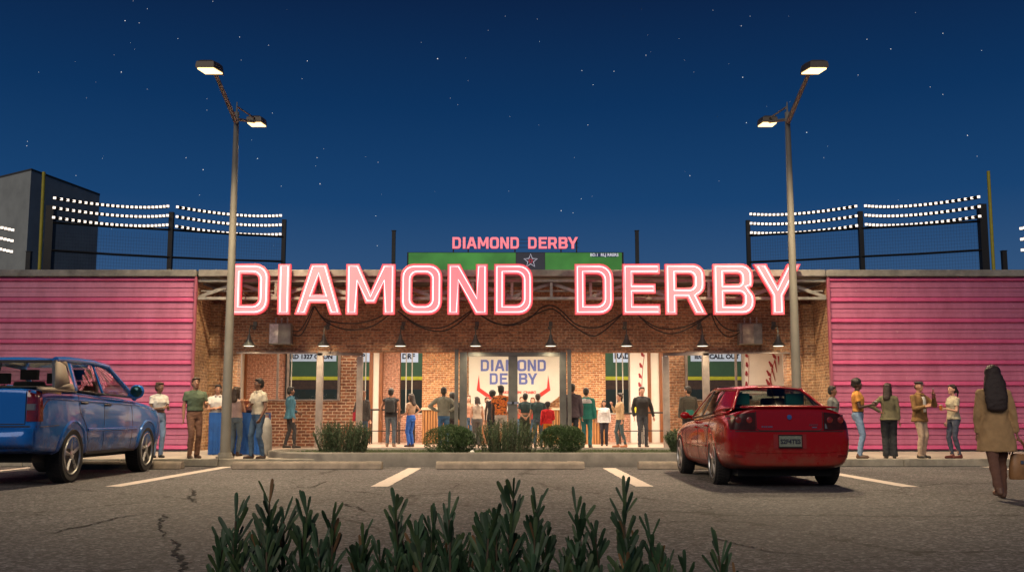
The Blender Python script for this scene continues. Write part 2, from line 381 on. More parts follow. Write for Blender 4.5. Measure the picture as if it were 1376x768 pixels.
# wheel stops
STOP = M('wheel_stop_concrete', (.24, .20, .165), .9, var=.35, scale=4, bump=.5, bscale=40)
STEEL = M('galvanised_steel', (.20, .19, .175), .45, .6, var=.25, scale=5)
for k, (xa, xb, lab) in enumerate(((-5.42, -2.52, 'worn concrete wheel stop in front of the planter, nearest the cream polo man'), (-1.47, 1.40, 'worn concrete wheel stop centred before the planter, between the two short white lines'), (2.45, 5.35, 'worn concrete wheel stop at the nose of the red sedan'), (-9.3, -6.4, 'worn concrete wheel stop ahead of the blue pickup truck'))):
    xc = (xa + xb) / 2; t = E('wheel_stop', (xc, 20.5, 0), lab, 'wheel stop', 'concrete wheel stops along the parking bays')
    g = MB(); g.prism([(20.38, .004), (20.66, .004), (20.63, .10), (20.60, .145), (20.44, .145), (20.41, .10)], 'x', xa, xb)
    g.obj('concrete_block', STOP, t, bevel=.012)
    g = MB()
    for s in (-1, 1): g.cyl((xc + s * 1.1, 20.52, .13), (xc + s * 1.1, 20.52, .152), .014, n=8)
    g.obj('anchor_bolt', STEEL, t)

# ================================================================= planter island
PLX0, PLX1, PLY0, PLY1 = -5.33, 5.33, 21.42, 25.05
def outline(d, n=10):
    x0, x1, y0, y1 = PLX0 + d, PLX1 - d, PLY0 + d, PLY1 - d; rx, ry = 2.0 - d * .6, (y1 - y0) / 2; cy = (y0 + y1) / 2; p = []
    for i in range(2 * n + 1):
        a = R(-90 + 180 * i / (2 * n)); p.append((x1 - rx + rx * math.cos(a), cy + ry * math.sin(a)))
    for i in range(2 * n + 1):
        a = R(90 + 180 * i / (2 * n)); p.append((x0 + rx + rx * math.cos(a), cy + ry * math.sin(a)))
    return p
pl = E('planter', (0, 23.2, 0), 'low rounded concrete planter island in front of the entrance', 'planter')
g = MB(); o1, o2 = outline(0), outline(.16); ot, it = outline(.02), outline(.14)
L3 = lambda p, z: [(a, b, z) for a, b in p]
g.rings([L3(o1, 0), L3(o1, .255), L3(ot, .285), L3(it, .285), L3(o2, .255), L3(o2, 0)], close=True)
g.obj('kerb_ring', M('planter_concrete', (.20, .185, .165), .85, var=.3, scale=3, bump=.4, bscale=50), pl, smooth=True, angle=35)
g = MB(); g.add(L3(outline(.15), .225), [tuple(range(len(outline(.15))))]); g.obj('soil', M('planter_soil', (.055, .05, .028), .95, var=.5, scale=7, bump=1, bscale=40), pl)
GRASS = M('low_grass', (.06, .085, .03), .8, var=.5, scale=5)
rnd = random.Random(3); g = MB()
for i in range(15000):
    x, y = rnd.uniform(-5.2, 5.2), rnd.uniform(21.62, 24.85)
    if abs(x) > 3.3 and ((abs(x) - 3.3) / 1.85) ** 2 + ((y - 23.23) / 1.65) ** 2 > 1: continue
    h = rnd.uniform(.02, .055); a = rnd.uniform(0, 6.28); w = .006; dx, dy = math.cos(a) * w, math.sin(a) * w; l = rnd.uniform(-.02, .02)
    g.add([(x - dx, y - dy, .224), (x + dx, y + dy, .224), (x + l, y + l, .224 + h)], [(0, 1, 2)])
tag(g.obj('grass', GRASS), 'thin short grass covering the soil of the planter island', 'grass', kind='stuff')

# ---- shrubs
LEAF1 = M('shrub_leaf_dark', (.032, .070, .018), .55, var=.45, scale=9)
LEAF2 = M('shrub_leaf_grey', (.050, .088, .038), .6, var=.4, scale=9)
STEM = M('shrub_stem', (.07, .05, .03), .9)
def shrub(px0, px1, ptop, Y, kind, label, seed):
    rnd = random.Random(seed); x0, x1 = gx(px0, Y, .3), gx(px1, Y, .3); xc, rx = (x0 + x1) / 2, (x1 - x0) / 2; zt = at(688, ptop, Y).z; z0 = .225; H = zt - z0
    t = E('planter_shrub', (xc, Y, z0), label, 'shrub', 'clipped shrubs in the planter island')
    g = MB(); st = MB()
    def leaf(p, d, l, w):
        d = d.normalized(); s_ = d.cross(Vector((rnd.uniform(-1, 1), rnd.uniform(-1, 1), rnd.uniform(-1, 1)))).normalized() * w
        g.add([p, p + d * l * .5 + s_, p + d * l, p + d * l * .5 - s_], [(0, 1, 2, 3)])
    if kind == 'upright':
        for k in range(150):
            a = rnd.uniform(0, 6.28); q = math.sqrt(rnd.random()); bx, by = xc + math.cos(a) * q * rx * .80, Y + math.sin(a) * q * .42
            h = H * rnd.uniform(.68, 1.04) * (1 - .22 * q * q); lx, ly = math.cos(a) * q * .17 + rnd.uniform(-.05, .05), rnd.uniform(-.06, .06)
            st.tube([(bx, by, z0), (bx + lx, by + ly, z0 + h)], [.005, .002], 4)
            nl = 62
            for i in range(nl):
                u = .08 + .92 * i / nl; p = Vector((bx + lx * u, by + ly * u, z0 + h * u)); b = rnd.uniform(0, 6.28)
                leaf(p, Vector((math.cos(b), math.sin(b), 1.1)), rnd.uniform(.035, .06), .0075)
    else:
        st.tube([(xc, Y, z0), (xc, Y, z0 + H * .6)], [.02, .008], 6)
        lumps = [(xc + rnd.uniform(-.6, .6) * rx, Y + rnd.uniform(-.3, .3), z0 + H * rnd.uniform(.3, .68), rnd.uniform(.3, .42)) for _ in range(12)]
        lumps = [(x, y, z, min(r, (rx - abs(x - xc)) * 1.05, (z0 + H * (1.0 - .42 * ((x - xc) / rx) ** 2) - z) * 1.05)) for x, y, z, r in lumps if True]
        n = 0
        while n < 14000:
            x, y, z, r = rnd.choice(lumps); v = Vector((rnd.gauss(0, 1), rnd.gauss(0, 1), rnd.gauss(0, 1))).normalized()
            p = Vector((x, y, z)) + v * r * (1 - .3 * rnd.random() ** 2)
            if p.z < z0 + .01: continue
            leaf(p, v + Vector((rnd.gauss(0, .6), rnd.gauss(0, .6), rnd.gauss(0, .6) + .3)), rnd.uniform(.022, .042), .009); n += 1
    g.obj('foliage', LEAF2 if kind == 'upright' else LEAF1, t); st.obj('stem', STEM, t)
shrub(423, 500, 563, 22.2, 'upright', 'upright needle-leaved shrub standing alone toward the left of the planter', 1)
shrub(571, 638, 571, 22.2, 'round', 'dark rounded leafy shrub left of the central feathery one', 2)
shrub(636, 726, 562, 22.3, 'upright', 'feathery needle-leaved shrub between the two dark round shrubs', 3)
shrub(722, 788, 571, 22.2, 'round', 'dark rounded leafy shrub right of the central feathery one', 4)
shrub(902, 926, 575, 22.6, 'upright', 'small spiky shrub mostly hidden behind the red sedan', 5)
# little garden light
t = E('garden_light', (gx(634.5, 21.75, .3), 21.75, .225), 'small white mushroom garden light beside the feathery shrub', 'garden light')
c = t.location; g = MB(); g.cyl(c, (c.x, c.y, c.z + .05), .02, n=10); g.obj('post', STEEL, t)
g = MB(); g.lathe([(.045, .05), (.05, .065), (.035, .09), (.01, .1)], c, n=14); g.obj('cap', M('white_cap', (.6, .6, .57), .4), t, smooth=True)
# slim path light / post behind
# ================================================================= pink clad walls
def pinkmat(nm, ca, cb):
    m, N, L, P = nodes(nm)
    tc = N.new('ShaderNodeTexCoord'); mp = N.new('ShaderNodeMapping'); mp.inputs['Scale'].default_value = (1, 1, .35); L.new(tc.outputs['Object'], mp.inputs[0])
    n = N.new('ShaderNodeTexNoise'); n.inputs['Scale'].default_value = 2.2; n.inputs['Detail'].default_value = 10; n.inputs['Roughness'].default_value = .75; L.new(mp.outputs[0], n.inputs[0])
    r = N.new('ShaderNodeValToRGB'); e = r.color_ramp.elements; e[0].position = .3; e[0].color = ca; e[1].position = .7; e[1].color = cb
    L.new(n.outputs['Fac'], r.inputs[0])
    sp_ = N.new('ShaderNodeTexNoise'); sp_.inputs['Scale'].default_value = 16; sp_.inputs['Detail'].default_value = 4; L.new(tc.outputs['Object'], sp_.inputs[0])
    g1 = N.new('ShaderNodeMapRange'); g1.inputs[1].default_value = .66; g1.inputs[2].default_value = .74; g1.inputs[4].default_value = .35; L.new(sp_.outputs['Fac'], g1.inputs[0])
    mx = N.new('ShaderNodeMix'); mx.data_type = 'RGBA'; L.new(g1.outputs[0], mx.inputs[0]); L.new(r.outputs[0], mx.inputs[6]); mx.inputs[7].default_value = (.55, .35, .36, 1)
    L.new(mx.outputs[2], P.inputs['Base Color']); P.inputs['Roughness'].default_value = .5; P.inputs['Metallic'].default_value = .1
    return m
PINK = pinkmat('pink_metal', (.36, .050, .135, 1), (.52, .088, .225, 1)); PINK2 = pinkmat('pink_metal_dull', (.28, .068, .135, 1), (.44, .130, .235, 1))  # more saturated pink for the ribs, duller pink for the flats between
COPE = M('coping_concrete', (.20, .19, .175), .8, var=.45, scale=2.5, bump=.4, bscale=25)
DARKROOF = M('roof_membrane', (.04, .04, .045), .9)
YW = 26.4
BRICK_OUT = brick('facade_brick', (.47, .235, .125), (.25, .115, .065), (.42, .31, .21), .42)
BRICK_PIER = brick('pier_brick', (.40, .22, .105), (.23, .115, .06), (.42, .30, .19), .62)
BRICK_DADO = brick('dado_brick', (.30, .12, .06), (.18, .07, .042), (.50, .38, .28), .3, bh=.09, bw=.25, mz=.014)
BRICK_IN = brick('interior_brick', (.66, .33, .15), (.40, .14, .055), (.68, .50, .33), .12)
BRICK_PINK = brick('interior_pale_brick', (.50, .23, .15), (.40, .17, .11), (.56, .36, .27), .1, bh=.07, bw=.2)
for s, lab in ((-1, 'pink horizontally ribbed metal wall behind the blue pickup truck'), (1, 'pink horizontally ribbed metal wall behind the queue of standing people')):
    t = E('pink_clad_wall', (s * 12, YW, .15), lab, 'wall', 'pink ribbed walls either side of the entrance')
    P_ = .531; prof = []; z = 4.55
    rp_ = random.Random(5)
    while z > .2:
        j = rp_.uniform(-.006, .006)
        for dz, dy in ((0, .002), (.006, -.010), (.088, -.060), (.094, -.060), (.122, .004), (.130, .002), (.270 + j, -.019), (.288 + j, .003), (.376, -.009), (.385, .001), (.505, -.019), (.524, .002)):
            if z - dz > .16: prof.append((YW + dy, z - dz))
        z -= P_
    prof.append((YW, .16))
    g = MB(); xa, xb = sorted((s * 8.05, s * 17.5))
    vs = [(x_, y_, z_) for x_ in (xa, xb) for y_, z_ in prof]; n = len(prof)
    for i in range(n - 1):
        g.cur = 0 if i % 12 in (0, 1, 2, 3) else 1; g.add([vs[i], vs[i + 1], vs[n + i + 1], vs[n + i]], [(0, 1, 2, 3)])
    g.obj('metal_siding', [PINK, PINK2], t)
    g = MB(); g.box(xa + (.31 if s > 0 else 0), xb - (.31 if s < 0 else 0), YW + .03, 29, .0, 4.53); g.obj('wall_core', DARKROOF, t)
    g = MB(); g.box(min(s * 8.03, s * 8.09), max(s * 8.03, s * 8.09), YW - .075, YW + .028, .15, 4.545); g.obj('corner_trim', M('pink_trim', (.28, .07, .11), .6), t)
    g = MB(); g.box(xa - .05, xb, YW - .12, YW + .5, 4.552, 4.725); g.obj('coping', COPE, t, bevel=.02)
    g = MB(); g.box(xa, xb, YW - .09, YW - .02, .15, .175); g.obj('base_strip', DARKROOF, t)

# ================================================================= entrance building
bd = E('entrance_building', (0, 28, .15), 'red brick entrance building with glazed doorways beneath the neon sign', 'building')
def part(name, mat, fn, **k):
    g = MB(); fn(g); return g.obj(name, mat, k.pop('parent', bd), **k)
OX = 7.37; ZL = 2.73; YF = 28.0
def fw(g):
    g.box(-8.05, 8.05, YF, YF + .35, ZL, 4.55)
    g.box(-8.05, -OX, YF, YF + .35, .15, ZL - .002); g.box(OX, 8.05, YF, YF + .35, .15, ZL - .002)
part('brick_wall', BRICK_OUT, fw)
for s in (-1, 1):
    part('brick_pier', BRICK_PIER, lambda g: (g.box(min(s * 8.052, s * 8.35), max(s * 8.052, s * 8.35), 26.44, 30, .152, 4.53), g.box(min(s * 7.78, s * 8.05), max(s * 7.78, s * 8.05), 27.72, 27.995, .152, 4.0)))
part('roof_beam', COPE, lambda g: g.box(-7.99, 7.99, 26.28, 26.9, 4.552, 4.725), bevel=.02)
part('soffit', M('soffit_metal', (.07, .05, .045), .7), lambda g: g.box(-8.05, 8.05, 27.2, 28.4, 4.50, 4.548))
part('roof', DARKROOF, lambda g: g.box(-11, 11, 27.2, 37, 4.56, 4.64))
# truss
TR = M('truss_steel', (.22, .21, .19), .55, .3, var=.35, scale=6)
def bar(g, a, b, w=.07, y0=26.42, y1=26.52):
    a, b = Vector(a), Vector(b); d = (b - a).normalized(); nrm = Vector((-d.y, d.x)) * w / 2
    g.prism([a - nrm, b - nrm, b + nrm, a + nrm], 'y', y0, y1)
zt_, zb_ = 4.455, 4.005; DX = 1.006
trs = part('truss', TR, lambda g: (g.box(-8.02, 8.02, 26.40, 26.54, zt_ - .03, zt_ + .035), g.box(-8.02, 8.02, 26.40, 26.54, zb_ - .035, zb_ + .035)), bevel=.004)
part('chord', TR, lambda g: g.box(-8.0, 8.0, 26.60, 26.64, 4.20, 4.23), parent=trs)
for k in range(-7, 8):
    g = MB(); g.box(k * DX - .035, k * DX + .035, 26.43, 26.51, zb_ + .037, zt_ - .032); g.obj('upright', TR, trs)
for k in range(-8, 8):
    odd = k % 2 != 0
    za, zc = (zt_ - .04, zb_ + .05) if odd else (zb_ + .05, zt_ - .04)
    y0 = 26.545 if k % 2 else 26.56
    g = MB(); bar(g, (k * DX, za), ((k + 1) * DX, zc), .085, y0, y0 + .04); g.obj('diagonal', TR, trs)
g = MB(); bar(g, (-8.0, 4.43), (-7.6, 4.27), .05, 26.8, 26.83); g.obj('diagonal', TR, trs)
g = MB(); bar(g, (8.0, 4.43), (7.4, 4.22), .05, 26.8, 26.83); g.obj('diagonal', TR, trs)

# front frames
FR = M('door_frame_metal', (.26, .22, .20), .45, .35, var=.25, scale=4)
def frame(x0, x1, y0, y1, z0, z1, nm='door_frame', mt=None):
    g = MB(); g.box(x0, x1, y0, y1, z0, z1); return g.obj(nm, mt or FR, bd, bevel=.006)
X = lambda px, Y=27.95: gx(px, Y, 1.5)
frame(X(316), X(428) - .09, 27.9, 28.05, ZL - .045, ZL - .003)
frame(X(425), X(433.5), 27.86, 28.02, .15, ZL - .03)
frame(X(477), X(485), 28.15, 28.30, .15, ZL - .1)
g = MB(); g.prism([(X(426), 27.86), (X(434), 27.86), (X(485), 28.2), (X(478), 28.2)], 'z', ZL - .09, ZL + .012); g.obj('door_frame', FR, bd)
frame(X(948) + .09, X(1063), 27.9, 28.05, ZL - .045, ZL - .003)
frame(X(944.5), X(953.5), 27.86, 28.02, .15, ZL - .03)
frame(X(893), X(901.5), 28.15, 28.30, .15, ZL - .1)
g = MB(); g.prism([(X(944.5), 27.86), (X(953), 27.86), (X(901), 28.2), (X(893.5), 28.2)], 'z', ZL - .09, ZL + .012); g.obj('door_frame', FR, bd)
# central glazed box
DF = M('dark_door_frame', (.13, .13, .12), .4, .5, var=.2, scale=5)
for a, b, y in ((611, 616, 27.80), (617.5, 627.5, 27.90), (752, 761, 27.90), (762.5, 767.5, 27.80)): frame(X(a), X(b), y, y + .12, .15, ZL + .06 if y < 27.85 else ZL - .002, mt=DF)
frame(X(628), X(751.7), 27.9, 28.02, ZL - .12, ZL - .004, mt=DF)
frame(X(683), X(695.5), 27.88, 28.02, .15, ZL - .122, mt=DF)
GL_ = glassmat('door_glass', (.95, .96, .95), .0, .02)
for a, b in ((628, 682.7), (695.8, 751.7)):
    g = MB(); g.box(X(a), X(b), 27.95, 27.96, .18, ZL - .122); d = g.obj('glass_door', GL_, bd)
    hx = X(686) if a < 650 else X(692.5); hz = at(688, 541, 27.85).z
    h = MB(); h.box(hx - .09, hx + .09, 27.82, 27.85, hz - .03, hz + .03); h.cyl((hx, 27.85, hz), (hx, 27.90, hz), .012); h.obj('handle', M('chrome_handle', (.7, .7, .68), .25, .9), d)
# inner return walls with windows (both sides)
YI = 30.0; XI = lambda px, Y=YI: gx(px, Y, 1.5)
def inner(s):
    o = lambda a, b: (min(s * a, s * b), max(s * a, s * b))
    xw0, xw1, xe = (7.88, 4.98, 4.40) if s < 0 else (7.9, 5.02, 4.52)
    def f(g):
        g.box(*o(xw0 + .0, xe), YI, YI + .25, .152, 1.46)
        g.box(*o(xw1 - .06, xe), YI, YI + .25, 1.462, 3.4)
        g.box(*o(xw0, 8.4), YI, YI + .25, .152, 3.4)
    part('inner_brick_wall', BRICK_DADO if s < 0 else BRICK_OUT, f)
    w = MB()
    w.box(*o(xw0, xw1 - .06), YI - .06, YI + .12, 1.465, 1.50); w.box(*o(xw1 - .055, xw1 + .02), YI - .05, YI + .1, 1.503, 3.4); w.box(*o(xw0 - .01, xw0 - .09), YI - .05, YI + .1, 1.503, 3.4)
    wi = w.obj('window', FR, bd, bevel=.004)
    g = MB(); g.box(*o(xw0 - .1, xw1 + .03), YI + .04, YI + .045, 1.503, 3.38); g.obj('pane', GL_, wi)
    g = MB()
    for px in ((372, 386) if s < 0 else (990,)):
        x_ = XI(px); g.box(x_ - .03, x_ + .03, YI - .02, YI + .03, 1.503, 3.38)
    g.obj('mullion', FR, wi)
    part('side_wall', BRICK_IN, lambda g: g.box(*o(10.4, 10.6), 29.1, 36.5, .15, 4.5))
inner(-1); inner(1)
# interior back wall
YB = 36.0; XB = lambda px: gx(px, YB, 1.5)
WHITE = M('interior_white', (.72, .66, .58), .6, var=.06, scale=3)
WOOD = M('dark_wood_trim', (.22, .075, .025), .45, var=.35, scale=3, stretch=(8, 8, 1))
INZ0, INZ1 = .152, 3.62
def bw(a, b, mat, y0=YB, y1=None, z0=INZ0, z1=INZ1, nm='interior_wall'):
    g = MB(); g.box(XB(a) + .001, XB(b) - .001, y0, y1 or YB + .3, z0, z1); return g.obj(nm, mat, bd)
bw(270, 318, BRICK_IN); bw(318, 328, WHITE, YB - .1, nm='column'); bw(328, 331, WOOD, YB - .12, nm='column'); bw(331, 383, BRICK_PINK); bw(383, 386.5, M('black_post', (.02, .02, .02), .5), YB - .1, nm='column')
bw(497, 502, WOOD, YB - .25, nm='column'); bw(502, 510, WHITE, YB - .2, nm='column'); bw(510, 514.5, WOOD, YB - .25, nm='column')
bw(514.5, 537, BRICK_PINK); bw(567, 814, BRICK_IN)
BALL = M('baseball_leather', (.74, .68, .62), .55, var=.05, scale=4)
c1 = bw(846, 869, BALL, YB - .3, nm='baseball_column'); bw(869, 874, WOOD, YB - .25, nm='column'); bw(874, 885, WHITE, YB - .2, nm='column'); bw(885, 892.5, WOOD, YB - .3, nm='column')
c2 = bw(1000, 1052, BALL, YB - .3, nm='baseball_column'); bw(1052, 1056, WOOD, YB - .4, nm='column'); bw(1056, 1070, WHITE, YB - .2, nm='column'); bw(1070, 1108, BRICK_IN)
c1['label'] = 'narrow white column with red baseball stitching'; c2['label'] = 'broad white column with red baseball stitching'
for a, b in ((386.5, 497), (537, 567), (814, 846), (892.5, 1000)):
    bw(a, b, BRICK_PINK, z1=1.10); bw(a, b, BRICK_IN, z0=3.52)
FWIN = M('pale_mullion', (.55, .52, .46), .5, var=.1)
for a, b, ms in ((386.5, 497, (391, 491)), (537, 567, (545.5, 553.5)), (814, 846, (828.5, 837)), (892.5, 1000, (990,))):
    w = bw(a, b, FWIN, YB - .03, YB + .1, 1.101, 1.14, 'field_window')
    for m_ in ms:
        g = MB(); x_ = XB(m_); g.cyl((x_, YB - .05, 1.14), (x_, YB - .05, 3.5), .02, n=8); g.obj('mullion', FWIN, w)
STITCH = M('red_stitch', (.30, .02, .03), .6, var=.2)
def stitch(pts, w, parent):
    g = MB()
    for (px, py, ang) in pts:
        p = at(px, py, YB - .31); d = Vector((math.cos(R(ang)), 0, math.sin(R(ang)))); n_ = Vector((-d.z, 0, d.x))
        g.add([p - d * w - n_ * .02 + Vector((0, dy, 0)) for dy in (0,)] + [p - d * w * .3 + n_ * .05, p + d * w + n_ * .02, p + d * w * 1.0 - n_ * .03, p - d * w * .2 - n_ * .055], [(0, 1, 2, 3, 4)])
    for i in range(len(pts) - 1):
        a, b = at(pts[i][0] + 3, pts[i][1], YB - .305), at(pts[i + 1][0] + 3, pts[i + 1][1], YB - .305)
        g.tube([a, b], .01, 4)
    g.obj('red_stitching', STITCH, parent)
stitch([(863, 476, 110), (861, 491, 112), (860, 505, 112), (859.5, 517, 110), (860, 529, 105)], .10, c1)
stitch([(1040, 478, 120), (1036, 490, 120), (1033, 502, 120), (1032, 514, 118), (1033, 528, 112)], .14, c2)
stitch([(1003, 477, 100), (1003.5, 490, 95), (1003, 502, 92), (1003, 516, 92)], .10, c2)
g = MB()
for a, b in (((1041, 484), (1044, 500)), ((1037, 494), (1042, 512)), ((1034, 507), (1040, 526)), ((1046, 478), (1046.5, 490))):
    g.tube([at(*a, YB - .31), at(*b, YB - .31)], [.03, .008], 5)
g.obj('red_stitching', STITCH, c2)
FLOOR = M('entrance_floor', (.42, .31, .25), .35, var=.15, scale=4)
part('interior_floor', FLOOR, lambda g: (g.box(-8.05, 8.05, 27.001, 28.9, 0, .152), g.box(-10.4, 10.4, 28.901, 36.3, 0, .152)))
part('ceiling', M('ceiling_paint', (.5, .42, .35), .8, var=.05), lambda g: g.box(-10.4, 10.4, 28.36, 36.3, 3.63, 3.7))
# ceiling downlights (real fixtures behind the lintel)
LAMPW = emis('warm_lamp', (1, .80, .55), 12)
for i, (x_, y_) in enumerate([(x, y) for y in (30.2, 33.6) for x in (-6.2, -3.6, -1.2, 1.2, 3.6, 6.2)]):
    g = MB(); g.cyl((x_, y_, 3.60), (x_, y_, 3.628), .09, n=14); g.obj('downlight', LAMPW, bd)
for x_ in (-3.6, 0, 3.6):
    lamp('AREA', 'interior_light', (x_, 31.6, 3.58), (0, 0, 0), 380, (1, .83, .62), 2.4, 4.5)
for x_ in (-6.3, 6.3):
    lamp('AREA', 'interior_light', (x_, 32.5, 3.58), (0, 0, 0), 190, (1, .84, .65), 2.4, 4)
    lamp('AREA', 'interior_light', (x_, 29.1, 3.58), (0, 0, 0), 45, (1, .82, .6), 2.4, .8)

# banner
bn = E('banner', (XB(690), 35.7, 2.0), 'large white banner with blue lettering and red bat outline hung inside the doors', 'banner')
YN = 35.6; pt = lambda px, py: (at(px, py, YN).x, at(px, py, YN).z)
g = MB(); g.prism([pt(630, 468), pt(753, 468), pt(753, 531), pt(724, 553), pt(652, 553), pt(630, 540)], 'y', YN, YN + .02)
g.obj('cloth', M('banner_cloth', (.66, .62, .56), .8, var=.06, scale=2), bn)
BLUE = M('banner_blue', (.12, .15, .42), .8, var=.2, scale=9)
def word(letters, xmap, z0, h, y, mat, parent, nm, ext=.006):
    for ch, px in letters:
        w = GL[ch][0]; x0, x1 = xmap(px), xmap(px + w)
        o = bpy.data.objects.new(nm, glyph_mesh(nm, ch, (x1 - x0) / w, h / 67, ext, [mat])); C.objects.link(o)
        o.parent = parent; o.location = Vector((x0, y, z0)) - Vector(parent.location)
xm = lambda px: at(646 + (px - 311) * 88 / 407, 490, YN).x
z0, z1 = at(0, 498.3, YN).z, at(0, 483, YN).z; word(WORD[:7], xm, z0, z1 - z0, YN - .012, BLUE, bn, 'letter')
xm = lambda px: at(658 + (px - 772) * 64 / 303, 490, YN).x
z0, z1 = at(0, 516, YN).z, at(0, 501, YN).z; word(WORD[7:], xm, z0, z1 - z0, YN - .012, BLUE, bn, 'letter')
REDB = M('banner_red', (.60, .035, .03), .7)
for s in (-1, 1):
    f = lambda px, py: pt(690 + s * (690 - px), py)
    g = MB(); g.prism([f(643.5, 503), f(645, 521), f(661, 532), (f(659, 537)), f(640.5, 524)], 'y', YN - .008, YN - .001); g.obj('red_bat_stroke', REDB, bn)
p = at(664, 528.4, YN); text('DRKE', .125, REDB, 'red_lettering', bn, (at(678, 528, YN).x, YN - .008, at(678, 528.4, YN).z), bold=.004)
text('IN  CHABO', .125, REDB, 'red_lettering', bn, (at(708, 528, YN).x, YN - .008, at(700, 528.4, YN).z), bold=.004)

# ================================================================= ball field wall beyond
YO = 45.0
fl = E('outfield_wall', (0, YO, 0), 'green padded outfield wall with yellow line and white sponsor boards', 'wall')
zf = lambda py: at(688, py, YO).z
DKG = M('dark_green_pad', (.012, .022, .018), .7); BRN = M('brown_track', (.085, .045, .03), .9, var=.3); YEL = M('yellow_line', (.70, .62, .03), .6); GRN = M('green_pad', (.055, .12, .055), .7, var=.15, scale=2)
for nm, a, b, mt in (('lower_pad', 640, 523, DKG), ('track_band', 522.7, 510.2, BRN), ('yellow_line', 510, 505.5, YEL), ('green_panel', 505.3, 455, GRN)):
    g = MB(); g.box(-18, 18, YO, YO + .3, max(0, zf(a)), zf(b)); g.obj(nm, mt, fl)
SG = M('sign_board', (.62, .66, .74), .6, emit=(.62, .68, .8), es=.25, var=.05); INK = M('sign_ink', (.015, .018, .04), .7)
def board(a, b, s, cx, size=.33, z_=484.5):
    g = MB(); g.box(at(a, 480, YO).x, at(b, 480, YO).x, YO - .04, YO - .002, zf(z_), zf(468)); o = g.obj('sponsor_board', SG, fl)
    text(s, size, INK, 'lettering', o, (at(cx, 480, YO).x, YO - .05, zf(481.6)), bold=.012)
board(386.5, 452, 'RD 1327 CLION', 419, .26, 485.2); board(484, 497, 'P', 488, .3, 486); board(537, 562, 'DRF', 549, .3, 486.5); board(824, 846, 'RAD', 836, .34, 486.5); board(892.5, 896, 'IE', 894.5, .08, 486); board(928, 1003, 'IEOI  CALL OUT', 963, .27, 485.2)
g = MB(); g.box(-40, 40, 37.02, 70, .004, .02); tag(g.obj('field_turf', M('field_grass', (.02, .05, .02), .9, var=.3)), kind='structure')
lamp('AREA', 'field_fill', (0, 39.5, 5.2), (R(62), 0, 0), 330, (1, .97, .9), 14, 1)  # added unseen area lamp brightening the outfield wall, stands in for the banks' light
# ================================================================= neon sign
PINKF = emis('neon_face', (.84, .205, .24), .94); PINKS = emis('neon_return', (.70, .035, .06), .75); TUBE = emis('neon_tube', (1.0, .66, .66), 2.2)
RED = emis('neon_rim', (.75, .07, .09), .8)
YS = 26.05; sgn = E('neon_sign', (0, YS, 3.55), 'giant glowing pink DIAMOND DERBY neon letters fixed across the truss', 'sign')
zb, zt = at(688, 422.6, YS).z, at(688, 355.2, YS).z; sz = (zt - zb) / 67
xmap = lambda px: gx(px, YS, 4.2)
BK = M('bracket_steel', (.10, .09, .085), .6, .5)
for ch, px in WORD:
    w, cs = contours(ch); x0, x1 = xmap(px), xmap(px + w); sx = (x1 - x0) / w
    o = bpy.data.objects.new('letter', glyph_mesh('letter', ch, sx, sz, .07, [PINKF, PINKS])); C.objects.link(o); o.parent = sgn; o.location = (x0, 0, zb - 3.55)
    T = MB()
    for c in cs:
        q = inset(c, 3.3); T.tube([(a * sx, -.082, b * sz) for a, b in q], .0125, 6, close=True)
    t = T.obj('neon_tube', TUBE, o, world=False, smooth=True)
    T = MB()
    for c in cs: T.tube([(a * sx, -.07, b * sz) for a, b in inset(c, .2)], .017, 5, close=True)
    T.obj('rim', RED, o, world=False, smooth=True)
    T = MB()
    for f in (.3, .7): T.cyl((w * sx * (f if ch != 'Y' else .5), .07, .55), (w * sx * (f if ch != 'Y' else .5), .34, .5), .015, n=6)
    T.obj('bracket', BK, o, world=False)

# rooftop scoreboard and its sign
YJ = 48.0; A = lambda px, py, Y=YJ: at(px, py, Y)
sb = E('scoreboard', (A(692, 350).x, YJ, 0), 'wide video scoreboard showing green turf behind the roof beam', 'scoreboard')
GSC = emis('screen_green', (.022, .125, .018), 1.0)
m_, N_, L_, P_n = MATS.setdefault('x', GSC), GSC.node_tree.nodes, GSC.node_tree.links, GSC.node_tree.nodes['Principled BSDF']
tcx = N_.new('ShaderNodeTexCoord'); nx = N_.new('ShaderNodeTexNoise'); nx.inputs['Scale'].default_value = .8; nx.inputs['Detail'].default_value = 3; L_.new(tcx.outputs['Object'], nx.inputs[0])
rx_ = N_.new('ShaderNodeValToRGB'); rx_.color_ramp.elements[0].position = .35; rx_.color_ramp.elements[0].color = (.015, .085, .012, 1); rx_.color_ramp.elements[1].position = .7; rx_.color_ramp.elements[1].color = (.04, .20, .03, 1)
L_.new(nx.outputs['Fac'], rx_.inputs[0]); L_.new(rx_.outputs[0], P_n.inputs['Emission Color'])
BLK = M('black_steel', (.012, .012, .013), .6, .2)
def panel(a, b, c, d, y, th, mat, nm, par, Y=YJ):
    g = MB(); p, q = at(a, c, Y), at(b, d, Y); g.box(p.x, q.x, Y + y, Y + y + th, q.z, p.z); return g.obj(nm, mat, par)
panel(547, 838.5, 338.5, 372, .05, .5, BLK, 'housing', sb)
panel(549, 693, 339.5, 372, 0, .048, GSC, 'screen', sb); panel(732.5, 836, 339.5, 372, 0, .048, GSC, 'screen', sb)
ctr = panel(693.3, 732.2, 339.5, 372, -.01, .05, emis('screen_dark', (.012, .013, .022), .8), 'centre_screen', sb)
panel(795, 829.5, 340, 345, -.03, .02, emis('caption_strip', (.012, .014, .06), .8), 'caption_strip', sb)
text('BD.1  RLJ RRERS', .19, emis('caption_ink', (.6, .6, .66), .8), 'caption_lettering', sb, (A(812, 343).x, YJ - .04, A(812, 344.2).z), bold=.004)
g = MB(); sc_ = A(713, 350.5); pts = []
